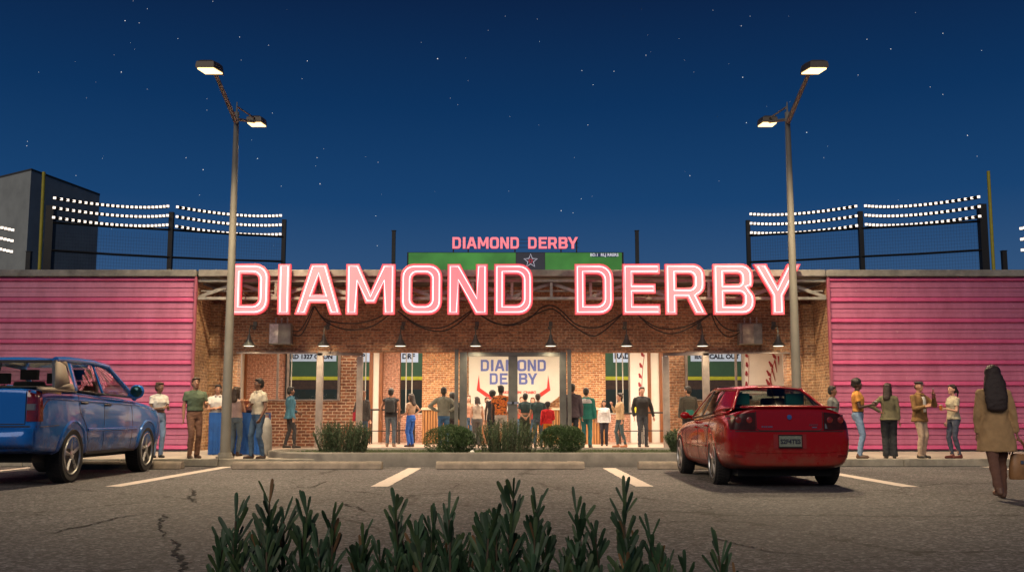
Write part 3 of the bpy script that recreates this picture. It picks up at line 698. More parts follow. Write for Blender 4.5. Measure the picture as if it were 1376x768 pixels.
for i in range(10):
    r_ = .33 if i % 2 == 0 else .135; a = R(90 + 36 * i); pts.append((sc_.x + r_ * math.cos(a), YJ - .03, sc_.z + r_ * math.sin(a)))
g.tube(pts, .02, 5, close=True); g.obj('star_outline', emis('star_tube', (.45, .42, .5), .9), ctr)
g = MB(); g.tube([(sc_.x + .085 * math.cos(R(72 * i + 90)), YJ - .035, sc_.z + .085 * math.sin(R(72 * i + 90))) for i in range(5)], .018, 5, close=True); g.obj('star_core', emis('star_red', (.5, .03, .05), .8), ctr)
rs = E('rooftop_sign', (A(692, 326).x, YJ, A(692, 338).z), 'small glowing pink DIAMOND DERBY letters standing on the scoreboard', 'sign')
zb2, zt2 = A(0, 334).z, A(0, 318.7).z; RF = emis('rooftop_neon', (.88, .20, .24), .95)
for ch, px in WORD:
    w = GL[ch][0]; k = .2205; a, b = A(608 + (px - 311) * k, 326).x, A(608 + (px - 311 + w) * k, 326).x
    o = bpy.data.objects.new('letter', glyph_mesh('letter', ch, (b - a) / w, (zt2 - zb2) / 67, .06, [RF, PINKS])); C.objects.link(o); o.parent = rs; o.location = Vector((a, 0, zb2)) - Vector((rs.location.x, 0, rs.location.z))
g = MB()
for px in (609, 629, 692, 754, 775): p = A(px, 338); g.box(p.x - .03, p.x + .03, YJ + .08, YJ + .14, p.z, A(0, 318 if px == 775 else 330).z)
for py in (321, 326, 331.5): g.box(A(609, 0).x, A(775, 0).x, YJ + .142, YJ + .16, A(0, py).z - .012, A(0, py).z + .012)
g.obj('support_frame', BLK, rs)

# ================================================================= street lamps
POLE = M('lamp_pole_metal', (.19, .18, .155), .65, .0, var=.15, scale=2)
HEAD = M('lamp_head_metal', (.10, .085, .07), .55, .4); LENS = emis('sodium_lens', (1, .68, .30), 3.0)
def street_lamp(s, label):
    x = s * 5.97; t = E('street_lamp', (x, 21.2 + .75, .15), label, 'street lamp', 'twin headed parking lot lamps')
    Y0 = 21.95
    g = MB(); g.tube([(x, Y0, .15), (x, Y0, 3.5), (x, Y0, 7.55)], [.112, .088, .055], 12); g.tube([(x, Y0, 7.55), (x, Y0, 7.78)], [.02, .012], 6); g.obj('pole', POLE, t, smooth=True)
    g = MB(); g.cyl((x, Y0, .151), (x, Y0, .19), .19, n=16); g.cyl((x, Y0, .19), (x, Y0, .27), .155, .135, n=16); g.obj('base_flange', POLE, t)
    xh = s * 5.66
    g = MB(); g.tube([(x, Y0 - .02, 7.32), (xh, 19.2, 7.50)], [.055, .04], 8); g.obj('arm', POLE, t, smooth=True)
    g = MB(); xf = s * 5.79; g.tube([(x, Y0 + .02, 7.40), (xf, 22.95, 7.62)], [.035, .03], 8); g.tube([(x, Y0 + .02, 7.68), (xf, 22.9, 7.68)], [.022, .02], 6); g.obj('arm', POLE, t, smooth=True)
    for hx, hy, dx in ((xh, 18.95, -s * .12), (xf, 23.05, -s * .06)):
        hz = 7.50 if hy < 21 else 7.64
        g = MB(); ht = E('lamp_head', (0, 0, 0), None, None); ht.parent = t; ht.location = Vector((hx, hy, hz)) - Vector(t.location)
        bpy.data.objects.remove(ht)
        q = [(-.17, -.24), (.17, -.24), (.19, .06), (.11, .24), (-.11, .24), (-.19, .06)]
        sh = lambda p, k, z: [(hx + a * k + dx * b * 2, hy + b * k, z) for a, b in p]
        g.rings([sh(q, 1, hz - .05), sh(q, 1, hz), sh(q, .93, hz + .07), sh(q, .6, hz + .12)])
        h = g.obj('lamp_head', HEAD, t, smooth=True, angle=30)
        g = MB(); q2 = [(-.15, -.20), (.15, -.20), (.16, .10), (-.16, .10)]; g.rings([sh(q2, 1, hz - .075), sh(q2, 1, hz - .051)]); g.obj('lens', LENS, h)
        lamp('SPOT', 'street_light', (hx, hy - .1 if hy < 21 else hy + .1, hz - .22), (0, 0, 0), 2300, (1, .76, .46), .22, spot=150, blend=.7)
street_lamp(-1, 'tall grey twin-headed lamp post standing left beside the folding table')
street_lamp(1, 'tall grey twin-headed lamp post rising behind the red sedan')

# ================================================================= gooseneck wall lamps, transformers, cables
SH = M('shade_enamel', (.10, .11, .10), .45, .3); GLW = emis('gooseneck_bulb', (1, .86, .66), 1.8)
GN = [334.5, 435, 538, 639, 740, 842, 944, 1046]
GNL = ['gooseneck wall lamp over the left window, outermost on the left', 'gooseneck wall lamp above the first tall frame post', 'gooseneck wall lamp above the left open doorway', 'gooseneck wall lamp above the left glass door', 'gooseneck wall lamp above the right glass door', 'gooseneck wall lamp above the doorway with the black-sweatered man', 'gooseneck wall lamp just left of the right electrical box', 'gooseneck wall lamp beside the right lamp post, outermost on the right']
for px, lab in zip(GN, GNL):
    yl = 27.45; p = at(px, 464.5, yl); t = E('wall_lamp', (p.x, 27.995, p.z), lab, 'lamp', 'gooseneck lamps above the doorways')
    g = MB(); g.lathe([(.172, 0), (.165, .012), (.10, .10), (.052, .20), (.045, .27), (.03, .30)], p, n=20); g.obj('shade', SH, t, smooth=True)
    g = MB(); z = p.z; g.tube([(p.x, yl, z + .29), (p.x, yl + .01, z + .42), (p.x, yl + .12, z + .55), (p.x, yl + .32, z + .56), (p.x, 27.99, z + .52)], .017, 8); g.cyl((p.x, 27.96, z + .52), (p.x, 27.997, z + .52), .055, n=14); g.obj('gooseneck', SH, t, smooth=True)
    g = MB(); g.cyl((p.x + .02, 27.975, z + .56), (p.x + .02, 27.975, 3.55), .014, n=8); g.box(p.x - .03, p.x + .07, 27.93, 27.996, z + .57, z + .69); g.obj('conduit', SH, t)
    g = MB(); g.cyl((p.x, yl, z - .006), (p.x, yl, z + .02), .135, n=18); g.obj('bulb', GLW, t)
    lamp('SPOT', 'gooseneck_light', (p.x, yl, z - .03), (R(12), 0, 0), 120, (1, .80, .5), .12, spot=150, blend=.8)
INSU = M('porcelain_insulator', (.42, .42, .40), .3)
for i, (px, lab) in enumerate(((376, 'grey electrical box with three insulators on the left brick wall'), (1009, 'grey electrical box with three insulators on the right brick wall'))):
    yb = 27.62; a, b = at(px - 15.2, 462, yb), at(px + 15.2, 434, yb)
    t = E('electrical_box', ((a.x + b.x) / 2, 27.99, a.z), lab, 'electrical box', 'electrical boxes on the brick wall')
    g = MB(); g.box(a.x, b.x, yb, 27.9, a.z, b.z); g.obj('cabinet', M('cabinet_grey', (.17, .17, .165), .5, .1, var=.35, scale=6), t, bevel=.015)
    g = MB(); xs = (a.x + .02, a.x + .25) if i == 0 else (a.x + .08, a.x + .38); g.box(xs[0], xs[1], yb - .03, yb - .002, a.z + .02, b.z - .02); g.obj('door_panel', M('panel_light' if i == 0 else 'panel_rusty', (.55, .55, .54) if i == 0 else (.24, .20, .17), .4, .15, var=.35, scale=9), t, bevel=.008)
    g = MB(); g.box(a.x + .05, b.x - .05, 27.902, 27.996, a.z + .1, a.z + .2); g.box(a.x + .05, b.x - .05, 27.902, 27.996, b.z - .2, b.z - .1); g.obj('wall_bracket', BK, t)
    for k in range(3):
        x = a.x + (b.x - a.x) * (.27, .53, .8)[k]; g = MB(); g.lathe([(.018, 0), (.018, .04), (.03, .05), (.018, .065), (.018, .085), (.04, .10), (.022, .12), (.014, .135), (.02, .15), (.008, .165)], (x, yb + .1, b.z + .001), n=12); g.obj('insulator', INSU, t, smooth=True)
CAB = M('black_cable', (.012, .01, .01), .5)
def cable(px_pts, label, Y=27.5, r=.017):
    P3 = [at(px, py, Y) for px, py in px_pts]; pts = []
    for i in range(len(P3) - 1):      # Catmull-Rom
        p0, p1, p2, p3 = P3[max(0, i - 1)], P3[i], P3[i + 1], P3[min(len(P3) - 1, i + 2)]
        for k in range(8):
            u = k / 8; pts.append(.5 * ((2 * p1) + (p2 - p0) * u + (2 * p0 - 5 * p1 + 4 * p2 - p3) * u * u + (-p0 + 3 * p1 - 3 * p2 + p3) * u ** 3))
    pts.append(P3[-1]); g = MB(); g.tube(pts, r, 6); return tag(g.obj('cable', CAB, smooth=True), label, 'cable', 'black cables looped under the neon letters')
cable([(393, 444.5), (403, 443.5), (412, 430), (421, 411)], 'short upper black cable from the left electrical box up to the letter A', 27.45)
cable([(393, 449), (404, 450), (414, 433), (422.5, 411)], 'short lower black cable from the left electrical box up to the letter A', 27.5)
cable([(422, 411), (435, 427), (452, 433), (480, 434), (505, 428), (521, 419)], 'upper black cable swag from the first A to below the M', 27.45)
cable([(423, 411), (436, 430), (455, 440), (475, 443), (500, 438), (523, 423)], 'lower black cable swag from the first A to below the M', 27.5)
cable([(534, 417), (556, 433), (575, 440), (600, 438), (633, 417)], 'upper black cable swag hanging below the O', 27.45)
cable([(534, 417), (560, 437), (590, 445), (612, 437), (634, 418)], 'lower black cable swag hanging below the O', 27.5)
cable([(641, 420), (662, 432), (685, 437), (708, 430), (728, 413), (742, 410.5), (754, 417), (775, 436), (800, 440), (820, 432), (838, 420)], 'upper long black cable running from the N past the truss post to the second word', 27.45)
cable([(643, 421), (665, 434), (690, 435), (715, 424), (738, 415), (750, 419), (770, 437), (795, 451), (812, 444), (836, 422)], 'lower long black cable dipping deepest beneath the second D', 27.5)
cable([(855, 421), (872, 434), (890, 441), (915, 440), (938, 431), (954, 421)], 'upper black cable swag hanging below the second R', 27.45)
cable([(856, 421), (875, 439), (900, 448), (925, 441), (955, 422)], 'lower black cable swag hanging below the second R', 27.5)
cable([(956, 421), (963, 438), (975, 451), (986, 451), (994, 446)], 'left black cable from the B down to the right electrical box', 27.45)
cable([(958, 421), (970, 437), (984, 444), (994, 443.5)], 'right black cable from the B down to the right electrical box', 27.5)

# ================================================================= stadium structures behind
FL = emis('flood_lens', (1, .86, .74), 1.6)
def bank(ax, ay, Ya, bx, by, Yb, sag, label, rows=(0, 13.2, 26.4), n=24, sgn_=1):
    """rows of lamps from pixel (ax,ay) at depth Ya to (bx,by) at depth Yb on a shallow curve"""
    a0, b0 = at(ax, ay, Ya), at(bx, by, Yb)
    t = E('floodlight_bank', ((a0.x + b0.x) / 2, (Ya + Yb) / 2, (a0.z + b0.z) / 2), label, 'floodlight', 'floodlight banks above the stadium rim')
    proto = None; kpx = 1400 / ((Ya + Yb) / 2)
    for r_, dpy in enumerate(rows):
        path = []
        for i in range(n):
            u = i / (n - 1); p = a0.lerp(b0, u); p.y += sag * 4 * u * (1 - u); p.z = (a0.z * (1 - u) + b0.z * u) - dpy / kpx; path.append(p)
        for p in path:
            if proto is None:
                g = MB(); w = .062; g.box(-w, w, -.03, .0, -.055, .055); proto = g.obj('flood_lamp', FL, bevel=0)
                o = proto; o.parent = t
            else: o = proto.copy(); C.objects.link(o)
            o.location = p - Vector(t.location); o.rotation_euler = (R(-8), 0, math.atan2(b0.y - a0.y, b0.x - a0.x) * .8)
        g = MB(); g.tube([p + Vector((0, .08, 0)) for p in path], .085, 4); g.obj('lamp_rail', BLK, t)
def posts(specs, rails, label):
    x0 = at(*specs[0][:3]); t = E('floodlight_gantry', (x0.x, x0.y, 2), label, 'steel frame', 'black steel frames carrying the floodlights')
    for (px, py, Y, w) in specs:
        g = MB(); p = at(px, py, Y); g.box(p.x - w / 2, p.x + w / 2, Y + .1, Y + .1 + w, 0, p.z); g.obj('post', BLK, t)
    for (a, b) in rails:
        g = MB(); pa, pb = at(*a), at(*b); mid = pa.lerp(pb, .5); mid.y += .3; g.tube([pa + Vector((0, .15, 0)), mid, pb + Vector((0, .15, 0))], .055, 4); g.obj('rail', BLK, t)
bank(73.5, 266, 47.9, 225.5, 277, 50.0, 1.0, 'outer left floodlight bank of three bright lamp rows beside the yellow pole')
bank(238.5, 278, 50.1, 377, 289.5, 52.3, .9, 'inner left floodlight bank of three bright lamp rows behind the left lamp post')
bank(1009, 287.5, 52.3, 1150, 277, 50.1, .9, 'inner right floodlight bank of three bright lamp rows behind the right lamp post')
bank(1163, 276.5, 50.0, 1315, 264.5, 47.9, 1.0, 'outer right floodlight bank of three bright lamp rows beside the yellow pole')
bank(-60, 290, 45, 17, 309, 46, .3, 'floodlight bank cut off by the left picture edge', rows=(0, 15, 30), n=14)
bank(1372, 307, 46, 1450, 288, 45, .3, 'floodlight bank cut off by the right picture edge', rows=(0, 15, 30), n=14)
posts([(66, 275, 48, .36), (229, 284, 50.2, .22), (381, 294, 52.4, .2)], [((66, 298, 48), (229, 308, 50.2)), ((229, 308, 50.2), (381, 317.5, 52.4)), ((66, 335.5, 48), (229, 345, 50.2)), ((229, 345, 50.2), (381, 350.5, 52.4))], 'black steel frame under the left pair of floodlight banks')
posts([(1322, 273, 48, .34), (1157.5, 283, 50.2, .22), (1006, 295, 52.4, .2)], [((1322, 296, 48), (1157.5, 306, 50.2)), ((1157.5, 306, 50.2), (1006, 316, 52.4)), ((1322, 335, 48), (1157.5, 344, 50.2)), ((1157.5, 344, 50.2), (1006, 351.5, 52.4))], 'black steel frame under the right pair of floodlight banks')
# netting
def net(pa, pb, pyt, pyb, label):
    a, b = at(*pa), at(*pb); zt, zb = at(0, pyt, pa[2]).z, 4.0; g = MB(); n = 44
    for i in range(n + 1):
        p = a.lerp(b, i / n); g.tube([(p.x, p.y + .2, zb), (p.x, p.y + .2, zt)], .004, 3, cap=False)
    m = int((zt - zb) / .16)
    for k in range(m): z = zb + k * .16; g.tube([(a.x, a.y + .2, z), (b.x, b.y + .2, z)], .004, 3, cap=False)
    return tag(g.obj('safety_net', M('net_cord', (.03, .03, .035), .9)), label, 'net', 'safety nets hung from the floodlight frames')
net((229, 308, 50.2), (381, 317, 52.4), 312, 363, 'thin safety net below the inner left floodlight bank')
net((66, 298, 48), (229, 308, 50.2), 303, 363, 'thin safety net below the outer left floodlight bank')
net((1006, 316, 52.4), (1157, 306, 50.2), 315, 363, 'thin safety net below the inner right floodlight bank')
net((1157, 306, 50.2), (1322, 296, 48), 302, 363, 'thin safety net below the outer right floodlight bank')
YP = M('foul_pole_yellow', (.35, .30, .02), .55, var=.2)
for pb, ptp, lab in (((55.5, 363), (59, 231), 'yellow foul pole rising before the dark building'), ((1334.5, 363), (1328, 230), 'yellow foul pole at the far right of the stadium')):
    a = at(*ptp, 46); g = MB(); xb_ = at(*pb, 46).x; g.cyl((xb_ , 46, 0), (a.x if abs(a.x - xb_) < .3 else xb_, 46, a.z), .075, n=10)
    tag(g.obj('foul_pole', YP, smooth=True), lab, 'pole', 'yellow foul poles')
for px, py, w, lab in ((529, 310, .16, 'plain black post standing left of the scoreboard'), (856, 310, .16, 'plain black post standing right of the scoreboard'), (38, 338, .2, 'short black post stub above the left pink wall'), (1350, 337, .2, 'short black post stub above the right pink wall')):
    p = at(px, py, 46); g = MB(); g.box(p.x - w / 2, p.x + w / 2, 46, 46 + w, 0, p.z); g.box(p.x - w / 2 - .02, p.x + w / 2 + .02, 45.98, 46.02 + w, p.z, p.z + .03); tag(g.obj('black_post', BLK), lab, 'post', 'plain black posts behind the wall')
# dark building
db = E('grey_building', (-21.2, 47, 0), 'dark grey blank block rising behind the left pink wall', 'building')
Hh = 11.8; fp = [(-21.2, 45), (-20.1, 49.9), (-30, 60), (-34, 52)]
g = MB(); cz = at(42, 229, 60); c2_ = at(134, 261.5, 67); c0_ = at(-60, 250, 65)
fp = [(cz.x, 60), (c2_.x, 67), (c2_.x - 14, 80), (c0_.x, 65)]
g.prism(fp, 'z', 0, cz.z); g.obj('wall', M('grey_render', (.30, .32, .31), .9, var=.2, scale=.5), db)
g = MB(); cxm = sum(p[0] for p in fp) / 4; cym = sum(p[1] for p in fp) / 4
g.prism([(cxm + (x - cxm) * 1.004, cym + (y - cym) * 1.004) for x, y in fp], 'z', cz.z + .002, cz.z + .12); g.obj('parapet', M('grey_parapet', (.05, .05, .048), .9), db)

# ================================================================= stars
ST = [(168, 28, 2), (187, 31, 1.4), (322, 50, 1.5), (163, 97, 2), (239, 52, 1.3), (361, 61, 1.2), (324, 81, 1), (413, 82, 1.8), (406, 106, 1.2), (588, 79, 2.3), (198, 12, 1.2), (286, 2, 1.3), (273, 228, 2), (250, 212, 1.5), (268, 262, 1.3), (346, 213, 1.8), (366, 152, 1.3), (426, 212, 1.6), (430, 247, 2), (435, 200, 1), (424, 223, 1), (508, 218, 1.2), (505, 290, 1.6), (378, 250, 1.2), (102, 236, 1.2), (37, 190, 1.3), (36, 196, 1.5), (507, 330, 1.4), (278, 148, 1), (278, 133, 1), (338, 188, .9), (996, 35, 1.6), (1008, 22, 1), (725, 56, 1), (868, 75, 1), (782, 95, 1.5), (825, 96, 1.5), (797, 114, 1.5), (790, 168, 1.4), (998, 104, 2), (1165, 53, 1.6), (1197, 66, 1.8), (1153, 101, 1.4), (1267, 45, 1.7), (1003, 165, 1.8), (1084, 178, 2), (1300, 182, 2), (1267, 127, 1.4), (1250, 117, 1.2), (754, 283, 2), (770, 286, 1.5), (781, 267, 1.3), (927, 236, 1.7), (868, 74, 1), (1107, 212, 1), (1313, 210, 1.2), (722, 26, 1), (1319, 68, 1.2), (958, 14, 1), (656, 41, .9), (566, 57, .9), (615, 141, .9), (198, 120, .9), (52, 97, 1)]
rs_ = random.Random(11)
for _ in range(90): ST.append((rs_.uniform(-200, 1580), rs_.uniform(-120, 330), rs_.uniform(.45, .9)))
g = MB()
for px, py, s in ST:
    v = (384 - py) / FOC; u = (px - 688) / FOC; d = Vector((u, math.cos(TH) - v * math.sin(TH), math.sin(TH) + v * math.cos(TH))).normalized()
    p = Vector((0, 0, 1)) + d * 2500; r = s * .62
    g.add([p + Vector(q) * r for q in ((1, 0, 0), (-1, 0, 0), (0, 0, 1), (0, 0, -1), (0, 1, 0), (0, -1, 0))], [(0, 4, 2), (4, 1, 2), (1, 5, 2), (5, 0, 2), (4, 0, 3), (1, 4, 3), (5, 1, 3), (0, 5, 3)])
tag(g.obj('stars', emis('starlight', (.9, .86, .82), 1.1)), kind='structure')

# ================================================================= foreground planting
FG3 = M('strap_leaf_dead', (.14, .075, .03), .8, var=.4); FG1 = M('strap_leaf', (.022, .056, .022), .6, var=.6, scale=14); FG2 = M('strap_leaf_pale', (.05, .085, .03), .55, var=.4, scale=14)
def fgplant(px, py, Y, label, seed, nst=5, spread=.12, tall=True):
    rnd = random.Random(seed); top = at(px, py, Y); t = E('foreground_plant', (top.x, Y, .002), label, 'plant', 'leafy plants along the near edge of the lot')
    g = MB(); st = MB()
    def blade(p, d, l, w):
        d = d.normalized(); side = d.cross(Vector((rnd.uniform(-.5, .5), 1, rnd.uniform(-.3, .3)))).normalized(); nrm = side.cross(d).normalized()
        rows = [(0, .3), (.3, .7), (.75, 1.0), (.93, .85), (1, .40)]; vs = []
        bend = rnd.uniform(-.12, .2)
        for u, k in rows:
            c = p + d * l * u + nrm * (bend * l * u * u); c.z -= 0
            vs += [c - side * w * k + nrm * w * .25 * k, c, c + side * w * k + nrm * w * .25 * k]
        fs = []
        for i in range(4):
            b = i * 3; fs += [(b, b + 1, b + 4, b + 3), (b + 1, b + 2, b + 5, b + 4)]
        q_ = rnd.random(); g.cur = 2 if q_ < .03 else 1 if q_ < .25 else 0; g.add(vs, fs)
    for k in range(nst):
        if k == 0: tx, ty, tz = top.x, Y, top.z - .075
        else:
            tx = top.x + rnd.uniform(-spread, spread); ty = Y + rnd.uniform(-.22, .3); tz = (top.z - rnd.uniform(.13, .30))
        bx, by = tx + rnd.uniform(-.07, .07), ty + rnd.uniform(-.08, .08)
        st.tube([(bx, by, 0), ((bx + tx) / 2 + rnd.uniform(-.02, .02), (by + ty) / 2, tz * .5), (tx, ty, tz)], [.008, .006, .003], 5)
        z = tz; i = 0
        while z > max(.30, tz - .42):
            u = z / tz; c = Vector((bx + (tx - bx) * u, by + (ty - by) * u, z)); nn = 3 if i < 2 else 6
            for j in range(nn):
                a = rnd.uniform(0, 6.28); up = 2.0 if i == 0 else rnd.uniform(1.3, 3.2)
                if i == 0 and j == 0: up = 5
                blade(c, Vector((math.cos(a), math.sin(a), up)), rnd.uniform(.05, .095) * (1 if i else .85), rnd.uniform(.0034, .0068))
            z -= .034; i += 1
    me = g.obj('foliage', [FG1, FG2, FG3], t, smooth=True, angle=60); st.obj('stem', STEM, t)
FG = [(318, 662, 2.9, 4, .09), (299, 712, 3.3, 2, .03), (363, 640, 3.0, 5, .08), (413, 655, 2.9, 6, .09), (447, 668, 3.1, 4, .08), (489, 690, 3.4, 4, .08), (532, 650, 3.0, 7, .09), (582, 672, 3.1, 6, .10), (604, 660, 2.9, 6, .09), (690, 633, 2.9, 8, .11), (648, 680, 3.2, 6, .10), (735, 690, 3.3, 5, .10), (775, 655, 2.9, 7, .09), (838, 640, 3.0, 7, .09), (874, 690, 3.2, 4, .06), (920, 737, 3.1, 2, .03), (965, 708, 2.9, 2, .035), (990, 757, 3.3, 1, .02)]
FGL = ['forked leafy plant second from the left in the foreground row', 'thin low sprig at the left end of the foreground row', 'tall leafy plant whose tip points at the cracked asphalt left of the white line', 'dense leafy plant in front of the left wheel stop', 'upright leafy plant right of the dense left clump', 'low leafy plant beside the left short white line', 'slender tall leafy plant just below the left short white line', 'broad-leaved plant below the central wheel stop left end', 'bushy plant leaning left below the central wheel stop', 'tallest leafy plant at the middle of the foreground row', 'low bushy plant just left of the tallest one', 'low sparse plant just right of the tallest one', 'leafy plant with slanting leaves left of the right short white line', 'tall bushy plant reaching the right short white line', 'low side plant at the right of the tall right bush', 'small isolated sprig at the bottom right', 'slim isolated sprig right of the small bottom one', 'tiny leaf tip at the right end of the foreground row']
for i, (a, l) in enumerate(zip(FG, FGL)): fgplant(a[0], a[1], a[2], l, 40 + i, a[3], a[4])
g = MB(); g.box(-1.15, .95, 2.5, 3.85, .001, .02); tag(g.obj('planting_bed', M('bed_soil', (.05, .035, .025), .95, var=.5, scale=10, bump=1)), kind='structure')

# ================================================================= furniture
SLAT = M('counter_wood', (.40, .19, .07), .45, var=.4, scale=2.5, stretch=(10, 10, 1)); CTOP = M('counter_top', (.62, .52, .38), .35)
def counter(pa, pb, Y, label, ptop=548):
    x0, x1 = gx(pa, Y), gx(pb, Y); zt = at(0, ptop, Y).z; t = E('slatted_counter', ((x0 + x1) / 2, Y, .152), label, 'counter', 'slatted wooden counters inside the entrance')
    g = MB(); g.box(x0, x1, Y, Y + .7, .153, zt - .06); g.obj('counter_body', M('counter_core', (.16, .06, .02), .6), t)
    g = MB(); n = int((x1 - x0) / .085)
    for i in range(n): a = x0 + i * (x1 - x0) / n; g.box(a + .008, a + .06, Y - .028, Y - .001, .16, zt - .07)
    g.obj('slats', SLAT, t)
    g = MB(); g.box(x0 - .04, x1 + .04, Y - .06, Y + .75, zt - .058, zt); g.obj('counter_top', CTOP, t, bevel=.01)
counter(567, 657, 33.2, 'slatted wooden counter behind the man with hands on his hips')
counter(744, 817, 33.2, 'slatted wooden counter behind the man in the dark suit')
def hightable(px, Y, w, label, ptop=549):
    x = gx(px, Y); zt = at(0, ptop, Y).z; t = E('high_table', (x, Y, .152), label, 'table', 'black high tables inside the entrance')
    g = MB(); g.box(x - w / 2, x + w / 2, Y - .28, Y + .28, zt - .05, zt); g.obj('tabletop', BLK, t, bevel=.008)
    for sx in (-1, 1):
        for sy in (-1, 1):
            g = MB(); g.box(x + sx * (w / 2 - .05) - .018, x + sx * (w / 2 - .05) + .018, Y + sy * .22 - .018, Y + sy * .22 + .018, .153, zt - .051); g.obj('leg', BLK, t)
    g = MB(); g.box(x - w / 2 + .07, x + w / 2 - .07, Y - .235, Y - .205, .55, .58); g.obj('foot_rail', BLK, t)
hightable(517, 33.6, 1.0, 'black high table behind the man with the backpack')
hightable(544, 35.0, .7, 'black high table beneath the left field window', 554)
hightable(848, 33.4, .8, 'black high table left of the man in the black sweater', 554)
hightable(880, 34.2, .8, 'black high table right of the man in the black sweater', 553)
x = gx(855, 33.4); z = at(0, 554, 33.4).z; g = MB(); g.box(x - .08, x + .08, 33.3, 33.45, z + .001, z + .17); g.box(x - .05, x + .05, 33.33, 33.42, z + .171, z + .21); tag(g.obj('condiment_box', M('yellow_box', (.65, .55, .04), .5), bevel=.006), 'small yellow box standing on the black high table', 'box')
# blue draped table with bowls
YT = 23.7; x0, x1, zt = gx(280, YT), gx(352, YT), at(0, 554, YT).z
t = E('folding_table', ((x0 + x1) / 2, YT, .15), 'long blue draped table behind the left lamp post', 'table')
g = MB(); g.box(x0, x1, YT, YT + .7, zt - .03, zt); g.obj('tabletop', M('table_grey', (.4, .4, .38), .6), t)
g = MB(); n = 60
def drape(u, v): x = x0 - .01 + (x1 - x0 + .02) * u; return (x, YT - .02 - .018 * math.sin(u * 70) * (1 - v) - .01 * math.sin(u * 23), .17 + (zt + .004 - .17) * v)
g.grid(drape, n * 2, 6)
g.add([(x0 - .01, YT - .02, zt + .004), (x1 + .01, YT - .02, zt + .004), (x1 + .01, YT + .72, zt + .004), (x0 - .01, YT + .72, zt + .004)], [(0, 1, 2, 3)])
g.add([(x0 - .012, YT - .02, zt + .004), (x0 - .012, YT + .72, zt + .004), (x0 - .012, YT + .72, .17), (x0 - .012, YT - .02, .17)], [(0, 1, 2, 3)])
g.add([(x1 + .012, YT - .02, zt + .004), (x1 + .012, YT + .72, zt + .004), (x1 + .012, YT + .72, .17), (x1 + .012, YT - .02, .17)], [(0, 1, 2, 3)])
g.obj('blue_drape', M('blue_cloth', (.012, .085, .33), .8, var=.25, scale=5), t, smooth=True)
for sx in (x0 + .08, x1 - .08):
    for sy in (YT + .08, YT + .62):
        g = MB(); g.cyl((sx, sy, .151), (sx, sy, zt - .031), .018, n=8); g.obj('leg', STEEL, t)
TERRA = M('terracotta_bowl', (.30, .10, .05), .5, var=.4, scale=20); SNK = M('snack_fill', (.32, .16, .07), .8, var=.6, scale=40)
for i, (px, s, dz, lab) in enumerate(((321, 1.0, 0, 'brown snack bowl left of the lidded pot on the blue table'), (333, 1.0, 0, 'brown snack bowl nearest the cream polo man on the blue table'), (327, .8, .155, 'small rounded clay pot stacked above the two brown snack bowls'))):
    c = Vector((gx(px, YT + .2), YT + .2, zt + .006 + dz)); t = E('snack_bowl', c, lab, 'bowl', 'brown bowls on the blue table')
    g = MB(); g.lathe([(.05 * s, 0), (.10 * s, .04 * s), (.125 * s, .10 * s), (.12 * s, .14 * s), (.10 * s, .15 * s)], c, n=16); g.obj('bowl_body', TERRA, t, smooth=True)
    g = MB(); g.sphere((c.x, c.y, c.z + .145 * s), (.1 * s, .1 * s, .035 * s)); g.obj('snacks', SNK, t, smooth=True)
c = Vector((gx(357, 23.2), 23.2, .15)); t = E('waste_bag', c, 'pale grey rubbish sack standing behind the cream polo man', 'bag')
g = MB(); g.lathe([(.09, 0), (.125, .1), (.145, .35), (.13, .6), (.09, .78), (.035, .86), (.05, .92)], c, n=20)
g.v = [(x + .012 * math.sin(z * 30 + x * 40), y, z) for x, y, z in g.v]; g.obj('sack', M('sack_plastic', (.27, .26, .245), .5, var=.2, bump=.8, bscale=14), t, smooth=True)
g = MB(); g.tube([(c.x + .038 * math.cos(a / 8 * 6.283), c.y + .038 * math.sin(a / 8 * 6.283), c.z + .86) for a in range(8)], .012, 6, close=True); g.obj('tie', M('sack_tie', (.3, .05, .04), .6), t)
